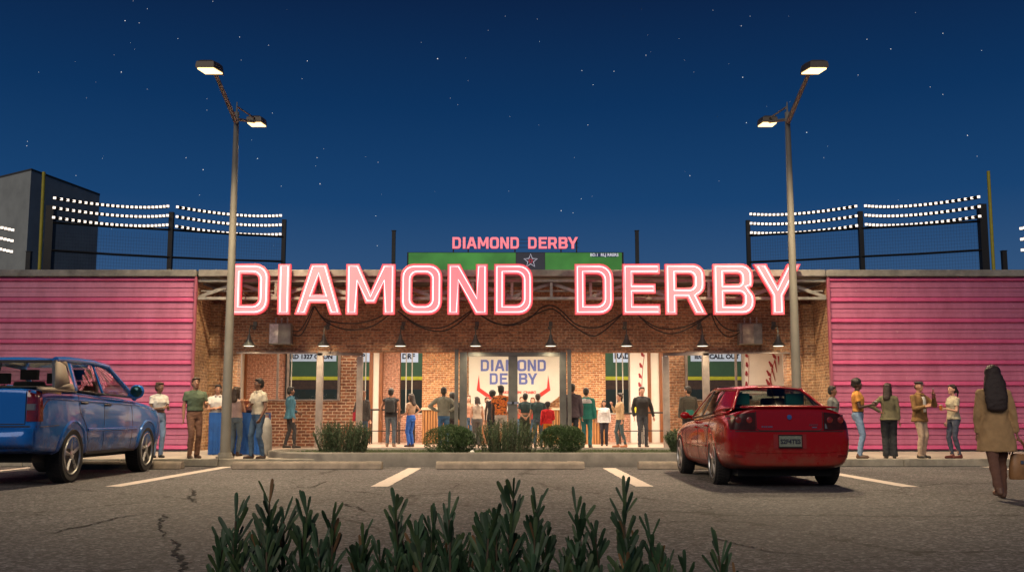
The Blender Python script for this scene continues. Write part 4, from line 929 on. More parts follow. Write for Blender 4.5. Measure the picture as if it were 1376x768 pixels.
# ================================================================= vehicles (built at local origin: rear bumper y=0, nose +y)
def bake(o):
    dg = bpy.context.evaluated_depsgraph_get(); ev = o.evaluated_get(dg); me = bpy.data.meshes.new_from_object(ev)
    o.modifiers.clear(); o.data = me; return o
def bvh(o):
    me = o.data; return BVHTree.FromPolygons([v.co.copy() for v in me.vertices], [tuple(p.vertices) for p in me.polygons])
def paint(name, col, dirtcol, zlo, zhi, amt=.8):
    m, N, L, P = nodes(name); tc = N.new('ShaderNodeTexCoord'); sx = N.new('ShaderNodeSeparateXYZ'); L.new(tc.outputs['Object'], sx.inputs[0])
    n = N.new('ShaderNodeTexNoise'); n.inputs['Scale'].default_value = 3.2; n.inputs['Detail'].default_value = 9; n.inputs['Roughness'].default_value = .75; L.new(tc.outputs['Object'], n.inputs[0])
    mr = N.new('ShaderNodeMapRange'); mr.inputs[1].default_value = zlo; mr.inputs[2].default_value = zhi; mr.inputs[3].default_value = .36; mr.inputs[4].default_value = -.22; L.new(sx.outputs[2], mr.inputs[0])
    ad = N.new('ShaderNodeMath'); L.new(n.outputs['Fac'], ad.inputs[0]); L.new(mr.outputs[0], ad.inputs[1])
    m2 = N.new('ShaderNodeMapRange'); m2.inputs[1].default_value = .55; m2.inputs[2].default_value = .80; m2.inputs[4].default_value = amt; L.new(ad.outputs[0], m2.inputs[0])
    mx = N.new('ShaderNodeMix'); mx.data_type = 'RGBA'; L.new(m2.outputs[0], mx.inputs[0]); mx.inputs[6].default_value = col + (1,); mx.inputs[7].default_value = dirtcol + (1,)
    L.new(mx.outputs[2], P.inputs['Base Color'])
    r = N.new('ShaderNodeMapRange'); r.inputs[3].default_value = .16; r.inputs[4].default_value = .75; L.new(m2.outputs[0], r.inputs[0]); L.new(r.outputs[0], P.inputs['Roughness'])
    P.inputs['Coat IOR'].default_value = 1.38; P.inputs['Specular IOR Level'].default_value = .25; c = N.new('ShaderNodeMapRange'); c.inputs[3].default_value = .7; c.inputs[4].default_value = 0; L.new(m2.outputs[0], c.inputs[0]); L.new(c.outputs[0], P.inputs['Coat Weight'])
    P.inputs['Coat Roughness'].default_value = .02; P.inputs['Metallic'].default_value = .1
    return m
BLACKT = M('tyre_rubber', (.018, .017, .017), .85, var=.3, scale=10, bump=.3, bscale=90); WELL = M('wheel_well', (.006, .006, .006), .95, var=0)
ALLOY = M('alloy_rim', (.55, .54, .52), .3, .85, var=.2, scale=8); TRIM = M('black_trim', (.014, .014, .015), .5, var=.2); CHROME = M('chrome', (.6, .6, .6), .15, 1, var=.1)
CGL = glassmat('car_glass', (.72, .78, .76), .04, .02); CABIN = M('cabin_dark', (.045, .042, .04), .8)
SGL = glassmat('sedan_glass', (.50, .56, .54), .02, .02)
TAIL = M('tail_lens', (.16, .006, .006), .15, var=.35, scale=18, coat=1); TAILD = M('tail_lens_dark', (.035, .005, .005), .35, var=.3, scale=16, spec=.3); CLEARL = M('clear_lens', (.13, .13, .14), .2, coat=1)

def body(name, st, wheels, mat, root, rw, ww):
    """st: list of (y, [(x,z)...half profile bottom centre .. top centre])"""
    g = MB(); rg = []
    for y, pr in st:
        ring = [(x, y, z) for x, z in pr] + [(-x, y, z) for x, z in pr[::-1] if x > 1e-6]
        rg.append(ring)
    g.rings(rg); o = g.obj(name, [mat, WELL], root, world=False, smooth=True, angle=180)
    md = o.modifiers.new('sub', 'SUBSURF'); md.levels = md.render_levels = 2
    cut = MB()
    for (wy, wz, r) in wheels:
        for s in (-1, 1): cut.cyl((s * (ww - .30), wy, wz), (s * (ww + .3), wy, wz), r, n=40)
    c = cut.obj('cutter', [WELL], None)
    b = o.modifiers.new('b', 'BOOLEAN'); b.operation = 'DIFFERENCE'; b.object = c; b.solver = 'EXACT'; b.material_mode = 'TRANSFER'
    bpy.context.view_layer.update(); bake(o); bpy.data.objects.remove(c)
    o.data.shade_smooth(); o.data.set_sharp_from_angle(angle=R(35)); return o

def side_ray(bt, s, y, z):
    h = bt.ray_cast(Vector((s * 3, y, z)), Vector((-s, 0, 0))); return h[0] if h[0] else None
def rear_ray(bt, x, z, front=False):
    h = bt.ray_cast(Vector((x, -2 if not front else 9, z)), Vector((0, 1 if not front else -1, 0))); return h[0] if h[0] else None
def side_line(bt, s, pts, r, name, mat, root, off=0.0, n=10):
    g = MB(); P3 = []
    for i in range(len(pts) - 1):
        for k in range(n + (i == len(pts) - 2)):
            u = k / n; y = pts[i][0] * (1 - u) + pts[i + 1][0] * u; z = pts[i][1] * (1 - u) + pts[i + 1][1] * u; h = side_ray(bt, s, y, z)
            if h: P3.append(h + Vector((s * off, 0, 0)))
    if len(P3) > 1: g.tube(P3, r, 6); return g.obj(name, mat, root, world=False, smooth=True)
def rear_line(bt, pts, r, name, mat, root, off=0.0, n=8):
    g = MB(); P3 = []
    for i in range(len(pts) - 1):
        for k in range(n + (i == len(pts) - 2)):
            u = k / n; x = pts[i][0] * (1 - u) + pts[i + 1][0] * u; z = pts[i][1] * (1 - u) + pts[i + 1][1] * u; h = rear_ray(bt, x, z)
            if h: P3.append(h - Vector((0, off, 0)))
    if len(P3) > 1: g.tube(P3, r, 6); return g.obj(name, mat, root, world=False, smooth=True)
def proj_patch(bt, fn, nu, nv, th, name, mat, root, axis='y', s=1, lift=.006):
    """fn(u,v)->(a,z) ; projected on body, raised and given a rim"""
    top = []; ok = True; d = Vector((0, -1, 0)) if axis == 'y' else Vector((s, 0, 0)); last = None
    for i in range(nu + 1):
        for j in range(nv + 1):
            a, z = fn(i / nu, j / nv); h = rear_ray(bt, a, z) if axis == 'y' else side_ray(bt, s, a, z)
            if h is None: h = Vector((a, last.y if last else 0, z)) if axis == 'y' else Vector((last.x if last else s, a, z))
            last = h; top.append(h)
    n = len(top); g = MB(); vs = [p + d * (lift + th) for p in top] + [p - d * .02 for p in top]; fs = []
    I = lambda i, j: i * (nv + 1) + j
    for i in range(nu):
        for j in range(nv): fs.append((I(i, j), I(i + 1, j), I(i + 1, j + 1), I(i, j + 1)))
    edge = [I(i, 0) for i in range(nu + 1)] + [I(nu, j) for j in range(1, nv + 1)] + [I(i, nv) for i in range(nu - 1, -1, -1)] + [I(0, j) for j in range(nv - 1, 0, -1)]
    for k in range(len(edge)): a, b = edge[k], edge[(k + 1) % len(edge)]; fs.append((a, b, n + b, n + a))
    g.add(vs, fs); return g.obj(name, mat, root, world=False, smooth=True, angle=45)
def quad4(a, b, c, d):
    a, b, c, d = map(Vector, (a, b, c, d))
    return lambda u, v: tuple((a * (1 - u) + b * u) * (1 - v) + (d * (1 - u) + c * u) * v)

def wheel(root, x, y, r, w, s, spokes=5, rimr=.74):
    o = bpy.data.objects.new('tmp', None)
    g = MB(); hw = w / 2; prof = [(r * .60, -hw * .8), (r * .80, -hw), (r * .93, -hw), (r, -hw * .7), (r, hw * .7), (r * .93, hw), (r * .80, hw), (r * .60, hw * .8)]
    g.lathe(prof, (x, y, r), 'x', 40)
    for k in range(44):   # tread blocks
        a = 2 * math.pi * k / 44
        for q in (-.5, 0, .5):
            c = Vector((x + q * w * .55, y + math.cos(a + q * .1) * r * 1.0, r + math.sin(a + q * .1) * r * 1.0)); t = Vector((0, -math.sin(a), math.cos(a))) * .017; n_ = Vector((0, math.cos(a), math.sin(a))) * .006; e = Vector((w * .11, 0, 0))
            vs = [c + t * i + n_ * j + e * l for l in (-1, 1) for j in (-1, 1) for i in (-1, 1)]; g.add(vs, [(0, 2, 3, 1), (4, 5, 7, 6), (0, 1, 5, 4), (2, 6, 7, 3), (0, 4, 6, 2), (1, 3, 7, 5)])
    wl = g.obj('wheel', BLACKT, root, world=False, smooth=True, angle=30)
    rr_ = r * rimr; g = MB(); f = s * hw
    g.lathe([(rr_, f * .35), (rr_ * 1.02, f * .95), (rr_ * .965, f * 1.03), (rr_ * .93, f * .85), (rr_ * .90, f * .1)], (x, y, r), 'x', 40, cap=False)
    for k in range(spokes):
        a = 2 * math.pi * k / spokes + math.pi / 2 + .1; da = .20
        def P(rad, ang, dx): return (x + dx, y + math.cos(ang) * rad, r + math.sin(ang) * rad)
        vs = [P(rr_ * .16, a - 1.1 * da * 2, f * .80), P(rr_ * .16, a + 1.1 * da * 2, f * .80), P(rr_ * .95, a + da * .85, f * .78), P(rr_ * .95, a - da * .85, f * .78), P(rr_ * .2, a, f * .98), P(rr_ * .95, a, f * .93),
              P(rr_ * .16, a - da, f * .5), P(rr_ * .16, a + da, f * .5), P(rr_ * .95, a + da * .85, f * .45), P(rr_ * .95, a - da * .85, f * .45)]
        g.add(vs, [(0, 4, 5, 3), (4, 1, 2, 5), (1, 7, 8, 2), (0, 3, 9, 6), (6, 9, 8, 7), (0, 6, 7, 1), (0, 1, 4)])
    g.lathe([(rr_ * .24, f * .7), (rr_ * .24, f * .92), (rr_ * .14, f * 1.0)], (x, y, r), 'x', 18)
    g.obj('rim', ALLOY, wl, world=False, smooth=True, angle=35)
    g = MB(); g.lathe([(rr_ * .9, f * .1), (rr_ * .5, f * .12)], (x, y, r), 'x', 24); g.obj('brake_disc', M('brake_dark', (.03, .03, .03), .6, .5), wl, world=False)

def seat(root, x, y, z, w=.5, h=.62, mat=CABIN, hr=None, arc_=False):
    g = MB(); g.prism([(y, z), (y + .16, z), (y + .10, z + h), (y - .02, z + h)], 'x', x - w / 2, x + w / 2); st = g.obj('seat', mat, root, world=False, bevel=.03)
    g = MB(); g.box(x - .14, x + .14, y - .02, y + .09, z + h + .03, z + h + .20); g.cyl((x - .06, y + .03, z + h), (x - .06, y + .03, z + h + .05), .008, n=6); g.cyl((x + .06, y + .03, z + h), (x + .06, y + .03, z + h + .05), .008, n=6); g.obj('headrest', hr or mat, st, world=False, bevel=.03)

# ---------------------------------------------------------------- red sedan
car = E('sedan_car', (3.93, 14.87, 0), 'dirty red four-door sedan parked nose-in, seen from behind', 'car', 'cars parked in the lot'); car.scale = (.965, 1, 1)
RP = paint('red_paint', (.30, .006, .009), (.17, .085, .045), .2, 1.05, .5)
def sp_(zb, wb, w1, z1, w, zm, w2, zs, w3, zt, zc): return [(0, zb), (wb * .6, zb), (wb, zb + .005), (w1, z1), (w, zm), (w2, zs), (w3, zt), (w3 * .55, zc - .006), (0, zc)]
ST_ = [(.02, sp_(.34, .66, .72, .42, .78, .60, .77, .86, .66, 1.10, 1.125)), (.03, sp_(.31, .72, .80, .40, .86, .60, .85, .86, .72, 1.12, 1.145)), (.12, sp_(.28, .76, .88, .38, .925, .60, .905, .88, .80, 1.10, 1.125)),
      (.45, sp_(.24, .80, .93, .36, .955, .62, .945, .92, .86, 1.06, 1.10)), (1.0, sp_(.22, .80, .935, .34, .965, .62, .955, .93, .86, 1.05, 1.08)), (1.6, sp_(.20, .82, .92, .32, .945, .60, .94, .92, .86, 1.02, 1.04)),
      (2.6, sp_(.20, .82, .915, .32, .94, .60, .935, .90, .85, .985, 1.0)), (3.4, sp_(.20, .82, .92, .32, .945, .60, .935, .89, .84, .96, .99)), (4.1, sp_(.22, .80, .93, .34, .955, .60, .935, .86, .82, .91, .96)),
      (4.7, sp_(.22, .74, .88, .36, .92, .58, .90, .78, .78, .84, .88)), (5.0, sp_(.24, .66, .78, .38, .84, .56, .82, .72, .70, .78, .80)), (5.08, sp_(.30, .55, .68, .40, .74, .54, .72, .66, .60, .72, .73))]
bo = body('body', ST_, [(1.05, .355, .395), (4.10, .355, .395)], RP, car, 0, .95); bt = bvh(bo)
for x in (-.83, .83):
    for y in (1.05, 4.10): wheel(car, x, y, .355, .24, 1 if x > 0 else -1)
for s in (-1, 1):   # wheel arch lips
    for wy in (1.05, 4.10):
        side_line(bt, s, [(wy + .405 * math.cos(a), .355 + .405 * math.sin(a)) for a in [R(-12 + 204 * i / 18) for i in range(19)]], .011, 'arch_lip', RP, bo, -.006, 2)
# greenhouse
def mir(p): return (-p[0], p[1], p[2])
A0, A1 = (.80, 3.55, .985), (.60, 2.70, 1.395); B0, B1 = (.85, 2.30, 1.015), (.635, 2.20, 1.435); C0, C1 = (.85, 1.34, 1.07), (.61, 1.48, 1.425); D0, D1 = (.70, .58, 1.125), (.50, 1.10, 1.405)
def roofpt(u, v, L=(A1, B1, C1, D1), ys=(0, .33, .78, 1), h=.062):
    i = 0 if v < ys[1] else 1 if v < ys[2] else 2; f = (v - ys[i]) / (ys[i + 1] - ys[i]); p = Vector(L[i]).lerp(Vector(L[i + 1]), f); a = 2 * u - 1
    return (p.x * a, p.y, p.z + h * (1 - abs(a) ** 2.4) * (.55 + .45 * min(1, 4 * v * (1 - v) * 1.6)))
rf = MB(); rf.grid(lambda u, v: roofpt(u, v), 16, 16)
rfo = rf.obj('roof', RP, car, world=False, smooth=True, angle=60, solid=.02)
for s in (1, -1):
    m = (lambda p: p) if s > 0 else mir
    g = MB()
    g.tube([m(A0), m(A1), m(B1), m(C1), m(D1), m(D0)], [.022, .024, .024, .024, .024, .02], 8)
    g.patch(m(C0), m(D0), m(D1), m(C1), 8, 8, (s * .025, 0, .0))
    g.patch(m((.86, 1.9, .99)), m((.80, .45, 1.06)), m(D0), m(C0), 4, 2)
    po = g.obj('pillar', RP, car, world=False, smooth=True, angle=60, solid=.012)
    g = MB(); g.patch(m((.852, 2.36, 1.0)), m((.855, 2.26, 1.0)), m((.642, 2.18, 1.43)), m((.64, 2.25, 1.43)), 1, 6, (s * .012, 0, 0)); g.obj('door_pillar', TRIM, po, world=False, smooth=True, solid=.02)
    g = MB(); g.patch(m(A0), m(B0), m(B1), m(A1), 8, 8, (s * .03, 0, 0)); w = g.obj('side_window', SGL, car, world=False, smooth=True)
    g.__init__(); g.tube([m(A0), m((.86, 2.9, 1.0)), m(B0), m(C0)], .012, 6); g.tube([m(C0), m(C1)], .012, 6); g.obj('window_seal', TRIM, w, world=False)
    g = MB(); g.patch(m(B0), m(C0), m(C1), m(B1), 8, 8, (s * .025, 0, 0)); g.obj('side_window', SGL, car, world=False, smooth=True)
    for pts in ([(2.30, .985), (2.30, .34)], [(3.42, .93), (3.46, .6), (3.40, .34)], [(1.30, 1.02), (1.34, .80), (1.56, .52), (1.60, .34), (3.40, .33)]): side_line(bt, s, pts, .0055, 'door_seam', TRIM, bo, -.001)
    side_line(bt, s, [(1.55, .56), (3.5, .56)], .017, 'rub_strip', RP, bo, .004); 
    for y, z in ((2.42, .84), (1.50, .87)):
        h = side_ray(bt, s, y, z)
        if h: g = MB(); g.tube([h + Vector((s * .004, -.09, 0)), h + Vector((s * .035, -.06, 0)), h + Vector((s * .035, .06, 0)), h + Vector((s * .004, .09, 0))], .014, 6); g.obj('door_handle', RP, bo, world=False, smooth=True)
    g = MB(); g.sphere((s * .985, 3.22, 1.03), (.085, .045, .06), 14, 8); g.tube([(s * .86, 3.25, 1.0), (s * .95, 3.22, 1.02)], .025, 6); g.obj('mirror', RP, car, world=False, smooth=True)
g = MB(); g.patch(mir(A0), A0, A1, mir(A1), 10, 8, (0, .12, .03)); g.obj('windshield', SGL, car, world=False, smooth=True)
g = MB()
def rw(u, v):
    a = 2 * u - 1; p = Vector(D0).lerp(Vector(D1), v); return (p.x * a, p.y - .13 * (1 - a * a) * (1 - v * .6), p.z + (.034 * v) * (1 - abs(a) ** 2.4) + .01 * math.sin(v * 3.14))
g.grid(rw, 14, 8); rwn = g.obj('rear_window', SGL, car, world=False, smooth=True)
g = MB(); g.patch((-.79, .62, 1.123), (.79, .62, 1.123), (.83, 3.4, 1.04), (-.83, 3.4, 1.04), 2, 8, (0, 0, .02)); g.obj('parcel_shelf', CABIN, car, world=False)
TEAL = M('teal_headrest', (.015, .20, .18), .7)
for x in (-.42, .42): seat(car, x, 2.3, .75, .52, .56, CABIN)
for x in (-.43, .43): seat(car, x, 1.25, .70, .56, .46, CABIN, TEAL)
g = MB(); g.lathe([(.19, 0), (.175, .01), (.175, .03), (.19, .04)], (-.4, 2.95, 1.03), 'y', 20); g.obj('steering_wheel', TRIM, car, world=False)
g = MB(); g.box(-.12, .12, 2.78, 2.80, 1.30, 1.36); g.obj('rear_view_mirror', TRIM, car, world=False)
# rear details
LD = TAILD
for s in (-1, 1):
    tl = proj_patch(bt, quad4((s * .50, .82), (s * .87, .83), (s * .865, 1.03), (s * .505, 1.07)), 10, 6, .012, 'tail_light', LD, car)
    g = MB()
    for cx in (.59, .75):
        h = rear_ray(bt, s * cx, .96)
        if h: g = MB(); g.lathe([(.045, -.020), (.042, -.024), (.032, -.026), (.03, -.02), (.012, -.023)], (h.x, h.y, h.z), 'y', 18); g.obj('round_lens', M('round_red_lens', (.22, .012, .008), .25, var=.2, coat=1), tl, world=False, smooth=True)
    proj_patch(bt, quad4((s * .515, .84), (s * .55, .84), (s * .535, .90), (s * .515, .91)), 3, 3, .016, 'reversing_lens', CLEARL, tl) if s > 0 else None
rear_line(bt, [(-.93, .80), (.93, .80)], .008, 'bumper_seam', TRIM, bo, -.002, 24)
rear_line(bt, [(-.49, 1.08), (-.485, .84), (-.43, .81), (.43, .81), (.485, .84), (.49, 1.08)], .006, 'trunk_seam', TRIM, bo, -.001, 12)
rear_line(bt, [(-.86, .54), (-.5, .5), (.5, .5), (.86, .54)], .008, 'bumper_crease', RP, bo, .0, 12)
g = MB(); g.patch((-.70, -.0, 1.135), (.70, -.0, 1.135), (.68, .22, 1.145), (-.68, .22, 1.145), 12, 3, (0, 0, .022)); g.obj('spoiler_lip', RP, car, world=False, smooth=True, solid=.02)
proj_patch(bt, quad4((-.24, .56), (.24, .56), (.24, .76), (-.24, .76)), 6, 4, .002, 'plate_recess', M('plate_recess_dark', (.22, .006, .008), .5), car)
h = rear_ray(bt, 0, .66); py_ = h.y - .03
g = MB(); g.box(-.165, .165, py_, py_ + .01, .585, .74); pl_ = g.obj('licence_plate', M('plate_face', (.17, .19, .15), .5, var=.3, scale=30), car, world=False, bevel=.004)
g = MB(); g.tube([(-.172, py_ - .002, .578), (.172, py_ - .002, .578), (.172, py_ - .002, .747), (-.172, py_ - .002, .747)], .008, 5, close=True); g.obj('plate_frame', TRIM, pl_, world=False)
to = text('S2F4TES', .085, INK, 'plate_lettering', None, (0, py_ - .006, .632), bold=.002); to.parent = pl_
h = rear_ray(bt, 0.0, 1.0); g = MB(); g.lathe([(.036, -.012), (.034, -.018), (.01, -.02)], h, 'y', 20); g.obj('round_emblem', M('emblem_blue', (.05, .13, .36), .2, .3, coat=1), car, world=False, smooth=True)
g = MB()
for i, x in enumerate((.30, .325, .352, .378, .402)):
    h = rear_ray(bt, x, .89); g.tube([h + Vector((-.009, -.006, -.012)), h + Vector((-.004, -.007, .012)), h + Vector((.004, -.007, -.01)), h + Vector((.01, -.006, .01))], .0035, 5)
h = rear_ray(bt, .37, .86); g.box(h.x - .04, h.x + .03, h.y - .008, h.y - .002, .850, .862); g.obj('script_badge', CHROME, car, world=False)
g = MB()
for x in (-.40, -.37, -.34, -.31, -.285, -.26): h = rear_ray(bt, x, .865); g.box(x - .009, x + .009, h.y - .006, h.y - .001, .856, .874)
g.obj('name_badge', CHROME, car, world=False)
g = MB(); g.box(-.7, .7, .35, 4.9, .16, .30); g.obj('underbody', WELL, car, world=False)
for s in (-1, 1): proj_patch(bt, quad4((s * .70, .44), (s * .82, .45), (s * .82, .475), (s * .70, .47)), 3, 1, .006, 'reflector', TAIL, car)

# ---------------------------------------------------------------- blue pickup
trk = E('pickup_truck', (-7.78, 15.05, 0), 'muddy blue crew-cab pickup truck reflecting the neon sign in its side', 'truck', 'cars parked in the lot')
BP = paint('blue_paint', (.013, .14, .50), (.13, .075, .035), .25, 1.05, .85)
def tp(zb, w, zt, zc, wt=None, bl=.0):
    wt = wt or w - .06; return [(0, zb), (w * .6, zb), (w - .05, zb + .01), (w - .02, zb + .10), (w, zb + .33), (w - .005, zt - .28), (w - .03, zt - .07), (wt, zt), (wt * .5, zc), (0, zc)]
TS = [(.05, tp(.56, .86, 1.36, 1.37)), (.055, tp(.52, .92, 1.40, 1.41)), (.14, tp(.48, .965, 1.42, 1.42)), (.7, tp(.44, .99, 1.42, 1.42)), (1.3, tp(.40, .995, 1.41, 1.42)), (2.2, tp(.38, .99, 1.37, 1.38)), (3.2, tp(.38, .99, 1.34, 1.36)), (4.05, tp(.38, .995, 1.30, 1.34)),
      (4.6, tp(.42, 1.0, 1.26, 1.31, .90)), (5.2, tp(.44, .98, 1.20, 1.24, .86)), (5.45, tp(.46, .93, 1.12, 1.15, .8)), (5.55, tp(.50, .84, 1.02, 1.04, .7))]
to_ = body('body', TS, [(1.25, .42, .50), (4.55, .42, .50)], BP, trk, 0, 1.0); tt = bvh(to_)
for x in (-.86, .86):
    for y in (1.25, 4.55): wheel(trk, x, y, .42, .27, 1 if x > 0 else -1, 5, .70)
for s in (-1, 1):
    for wy in (1.25, 4.55): side_line(tt, s, [(wy + .515 * math.cos(a), .42 + .515 * math.sin(a)) for a in [R(-5 + 190 * i / 20) for i in range(21)]], .026, 'arch_lip', BP, to_, -.006, 2)
TAN = M('sail_cladding', (.20, .16, .125), .75, var=.2)
a0, a1 = (.90, 4.05, 1.33), (.73, 3.12, 1.86); b0, b1 = (.95, 2.42, 1.375), (.755, 2.38, 1.90); c0, c1 = (.955, 1.42, 1.405), (.755, 1.52, 1.895); d0, d1 = (.955, 1.24, 1.41), (.75, 1.34, 1.89); e0, e1 = (.945, .60, 1.425), (.755, 1.00, 1.875)
g = MB(); g.patch(mir(a1), a1, e1, mir(e1), 10, 16, (0, 0, .08)); g.obj('roof', BP, trk, world=False, smooth=True, angle=60, solid=.025)
for s in (1, -1):
    m = (lambda p: p) if s > 0 else mir
    g = MB(); g.tube([m(a0), m(a1), m(b1), m(c1), m(d1), m(e1)], [.035, .04, .042, .042, .042, .04], 8)
    g.patch(m(c0), m(d0), m(d1), m(c1), 3, 8, (s * .01, 0, 0)); g.patch(m((.955, 2.50, 1.36)), m((.957, 2.40, 1.36)), m((.76, 2.36, 1.89)), m((.757, 2.43, 1.89)), 1, 6, (s * .01, 0, 0)); po = g.obj('pillar', BP, trk, world=False, smooth=True, angle=60, solid=.02)
    # sail panel with its small quarter window
    g = MB(); f0, f1 = (.953, 1.05, 1.52), (.81, 1.21, 1.78); h0, h1 = (.955, 1.17, 1.50), (.80, 1.27, 1.80)
    g.patch(m(e0), m(d0), m(h0), m(f0), 2, 2); g.patch(m(f0), m(f1), m(e1), m(e0), 2, 2); g.patch(m(f1), m(h1), m(d1), m(e1), 2, 2); g.patch(m(h0), m(d0), m(d1), m(h1), 2, 2)
    sp2 = g.obj('sail_panel', TAN, trk, world=False, smooth=True, solid=.05)
    px_ = lambda p: (p[0] + .022, p[1], p[2]); g = MB(); g.patch(m(px_(f0)), m(px_(h0)), m(px_(h1)), m(px_(f1)), 2, 2); g.obj('quarter_glass', M('black_glass', (.01, .01, .012), .08, coat=1, var=0), sp2, world=False)
    g = MB(); e0i, e1i = (.90, .62, 1.425), (.70, 1.02, 1.87); g.patch(m(e0), m(e0i), m(e1i), m(e1), 2, 3); g.obj('sail_edge', M('sail_edge_grey', (.07, .08, .10), .6), sp2, world=False, solid=.02)
    g = MB(); g.patch(m(a0), m(b0), m(b1), m(a1), 8, 8, (s * .03, 0, 0)); g.obj('side_window', CGL, trk, world=False, smooth=True)
    g = MB(); g.patch(m(b0), m(c0), m(c1), m(b1), 8, 8, (s * .03, 0, 0)); w = g.obj('side_window', CGL, trk, world=False, smooth=True)
    g = MB(); g.tube([m((.965, 4.0, 1.34)), m((.965, 2.42, 1.378)), m((.965, 1.42, 1.41))], .014, 6); g.obj('window_seal', TRIM, w, world=False)
    for pts in ([(2.46, 1.36), (2.46, .46)], [(3.72, 1.32), (3.76, .8), (3.70, .46), (2.0, .45)], [(1.42, 1.39), (1.46, 1.10), (1.72, .86), (1.84, .60), (1.84, .46)], [(.16, 1.38), (.16, .9)], [(.03 + .12, .86), (.72, .88)]): side_line(tt, s, pts, .006, 'door_seam', TRIM, to_, -.001)
    side_line(tt, s, [(1.78, .80), (3.98, .80)], .026, 'rub_strip', BP, to_, .002); side_line(tt, s, [(.3, 1.28), (2.2, 1.25), (4.0, 1.22), (5.1, 1.12)], .012, 'shoulder_crease', BP, to_, -.002)
    for y, z in ((2.58, 1.20), (1.60, 1.22)):
        h = side_ray(tt, s, y, z)
        if h: g = MB(); g.tube([h + Vector((s * .004, -.10, 0)), h + Vector((s * .04, -.07, 0)), h + Vector((s * .04, .07, 0)), h + Vector((s * .004, .10, 0))], .018, 6); g.obj('door_handle', TRIM, to_, world=False, smooth=True)
    g = MB(); g.sphere((s * 1.13, 3.52, 1.45), (.13, .08, .125), 16, 10); g.tube([(s * .95, 3.62, 1.37), (s * 1.06, 3.54, 1.40)], .035, 8); mi_ = g.obj('mirror', BP, trk, world=False, smooth=True)
    g = MB(); g.sphere((s * 1.13, 3.475, 1.45), (.105, .045, .10), 16, 10); g.obj('mirror_glass', M('mirror_teal', (.02, .07, .075), .12, .6, var=0), mi_, world=False, smooth=True)
    # rails and lights
    g = MB(); g.patch(m((.90, .10, 1.418)), m((.90, 1.28, 1.418)), m((.985, 1.28, 1.385)), m((.975, .10, 1.38)), 8, 3, (0, 0, .028)); g.obj('bed_rail', TAN, trk, world=False, smooth=True, solid=.02)
    tl = proj_patch(tt, quad4((s * .80, .94), (s * .955, .94), (s * .955, 1.39), (s * .80, 1.39)), 6, 8, .012, 'tail_light', TAIL, trk)
    proj_patch(tt, quad4((s * .80, 1.10), (s * .94, 1.10), (s * .94, 1.19), (s * .80, 1.19)), 4, 3, .018, 'reversing_lens', CLEARL, tl)
    proj_patch(tt, quad4((.10, .94), (.21, .94), (.19, 1.38), (.10, 1.39)), 3, 8, .008, 'tail_light_wrap', TAIL, tl, axis='x', s=s)
    side_line(tt, s, [(1.85, .43), (3.95, .43)], .03, 'running_board', TRIM, to_, -.01)
g = MB(); g.patch(mir(a0), a0, a1, mir(a1), 10, 8, (0, .10, .03)); g.obj('windshield', CGL, trk, world=False, smooth=True)
g = MB(); g.patch((-.88, 1.22, 1.43), (.88, 1.22, 1.43), (.71, 1.12, 1.87), (-.71, 1.12, 1.87), 4, 4); g.obj('rear_window', CGL, trk, world=False)
g = MB(); g.tube([(-.88, 1.2, 1.44), (.88, 1.2, 1.44), (.72, 1.08, 1.87), (-.72, 1.08, 1.87)], .035, 6, close=True)
g.box(-.70, .70, .99, 1.12, 1.835, 1.87)
g.obj('rear_window_frame', TRIM, trk, world=False)
g = MB(); g.box(-.88, .88, .13, 1.26, 1.424, 1.445); g.obj('bed_cover', M('bed_cover_black', (.03, .027, .025), .7), trk, world=False, bevel=.01)
g = MB(); g.patch((-.86, 1.3, 1.425), (.86, 1.3, 1.425), (.88, 3.9, 1.38), (-.88, 3.9, 1.38), 2, 4, (0, 0, .01)); g.obj('cabin_floor', CABIN, trk, world=False)
for x in (-.45, .45): seat(trk, x, 2.75, 1.0, .52, .60); seat(trk, x, 1.75, .98, .56, .52)
g = MB(); g.lathe([(.2, 0), (.185, .01), (.185, .03), (.2, .04)], (-.45, 3.3, 1.35), 'y', 20); g.obj('steering_wheel', TRIM, trk, world=False)
rear_line(tt, [(-.78, 1.39), (-.78, .90), (.78, .90), (.78, 1.39)], .008, 'tailgate_seam', TRIM, to_, -.001, 14)
rear_line(tt, [(-.93, .865), (.93, .865)], .012, 'bumper_seam', TRIM, to_, -.002, 20)
proj_patch(tt, quad4((-.20, 1.16), (.20, 1.16), (.20, 1.26), (-.20, 1.26)), 4, 2, .006, 'tailgate_handle', TRIM, trk)
g = MB(); g.patch((-.92, .03, .84), (.92, .03, .84), (.92, .03, .56), (-.92, .03, .56), 12, 4, (0, -.08, 0)); g.obj('bumper', BP, trk, world=False, smooth=True, solid=.03)
g = MB(); g.box(-.16, .16, -.08, -.05, .62, .76); g.obj('licence_plate', M('plate_face'  , (.3, .32, .28)), trk, world=False)
g = MB(); g.box(-.75, .75, .4, 5.3, .34, .50); g.obj('underbody', WELL, trk, world=False)
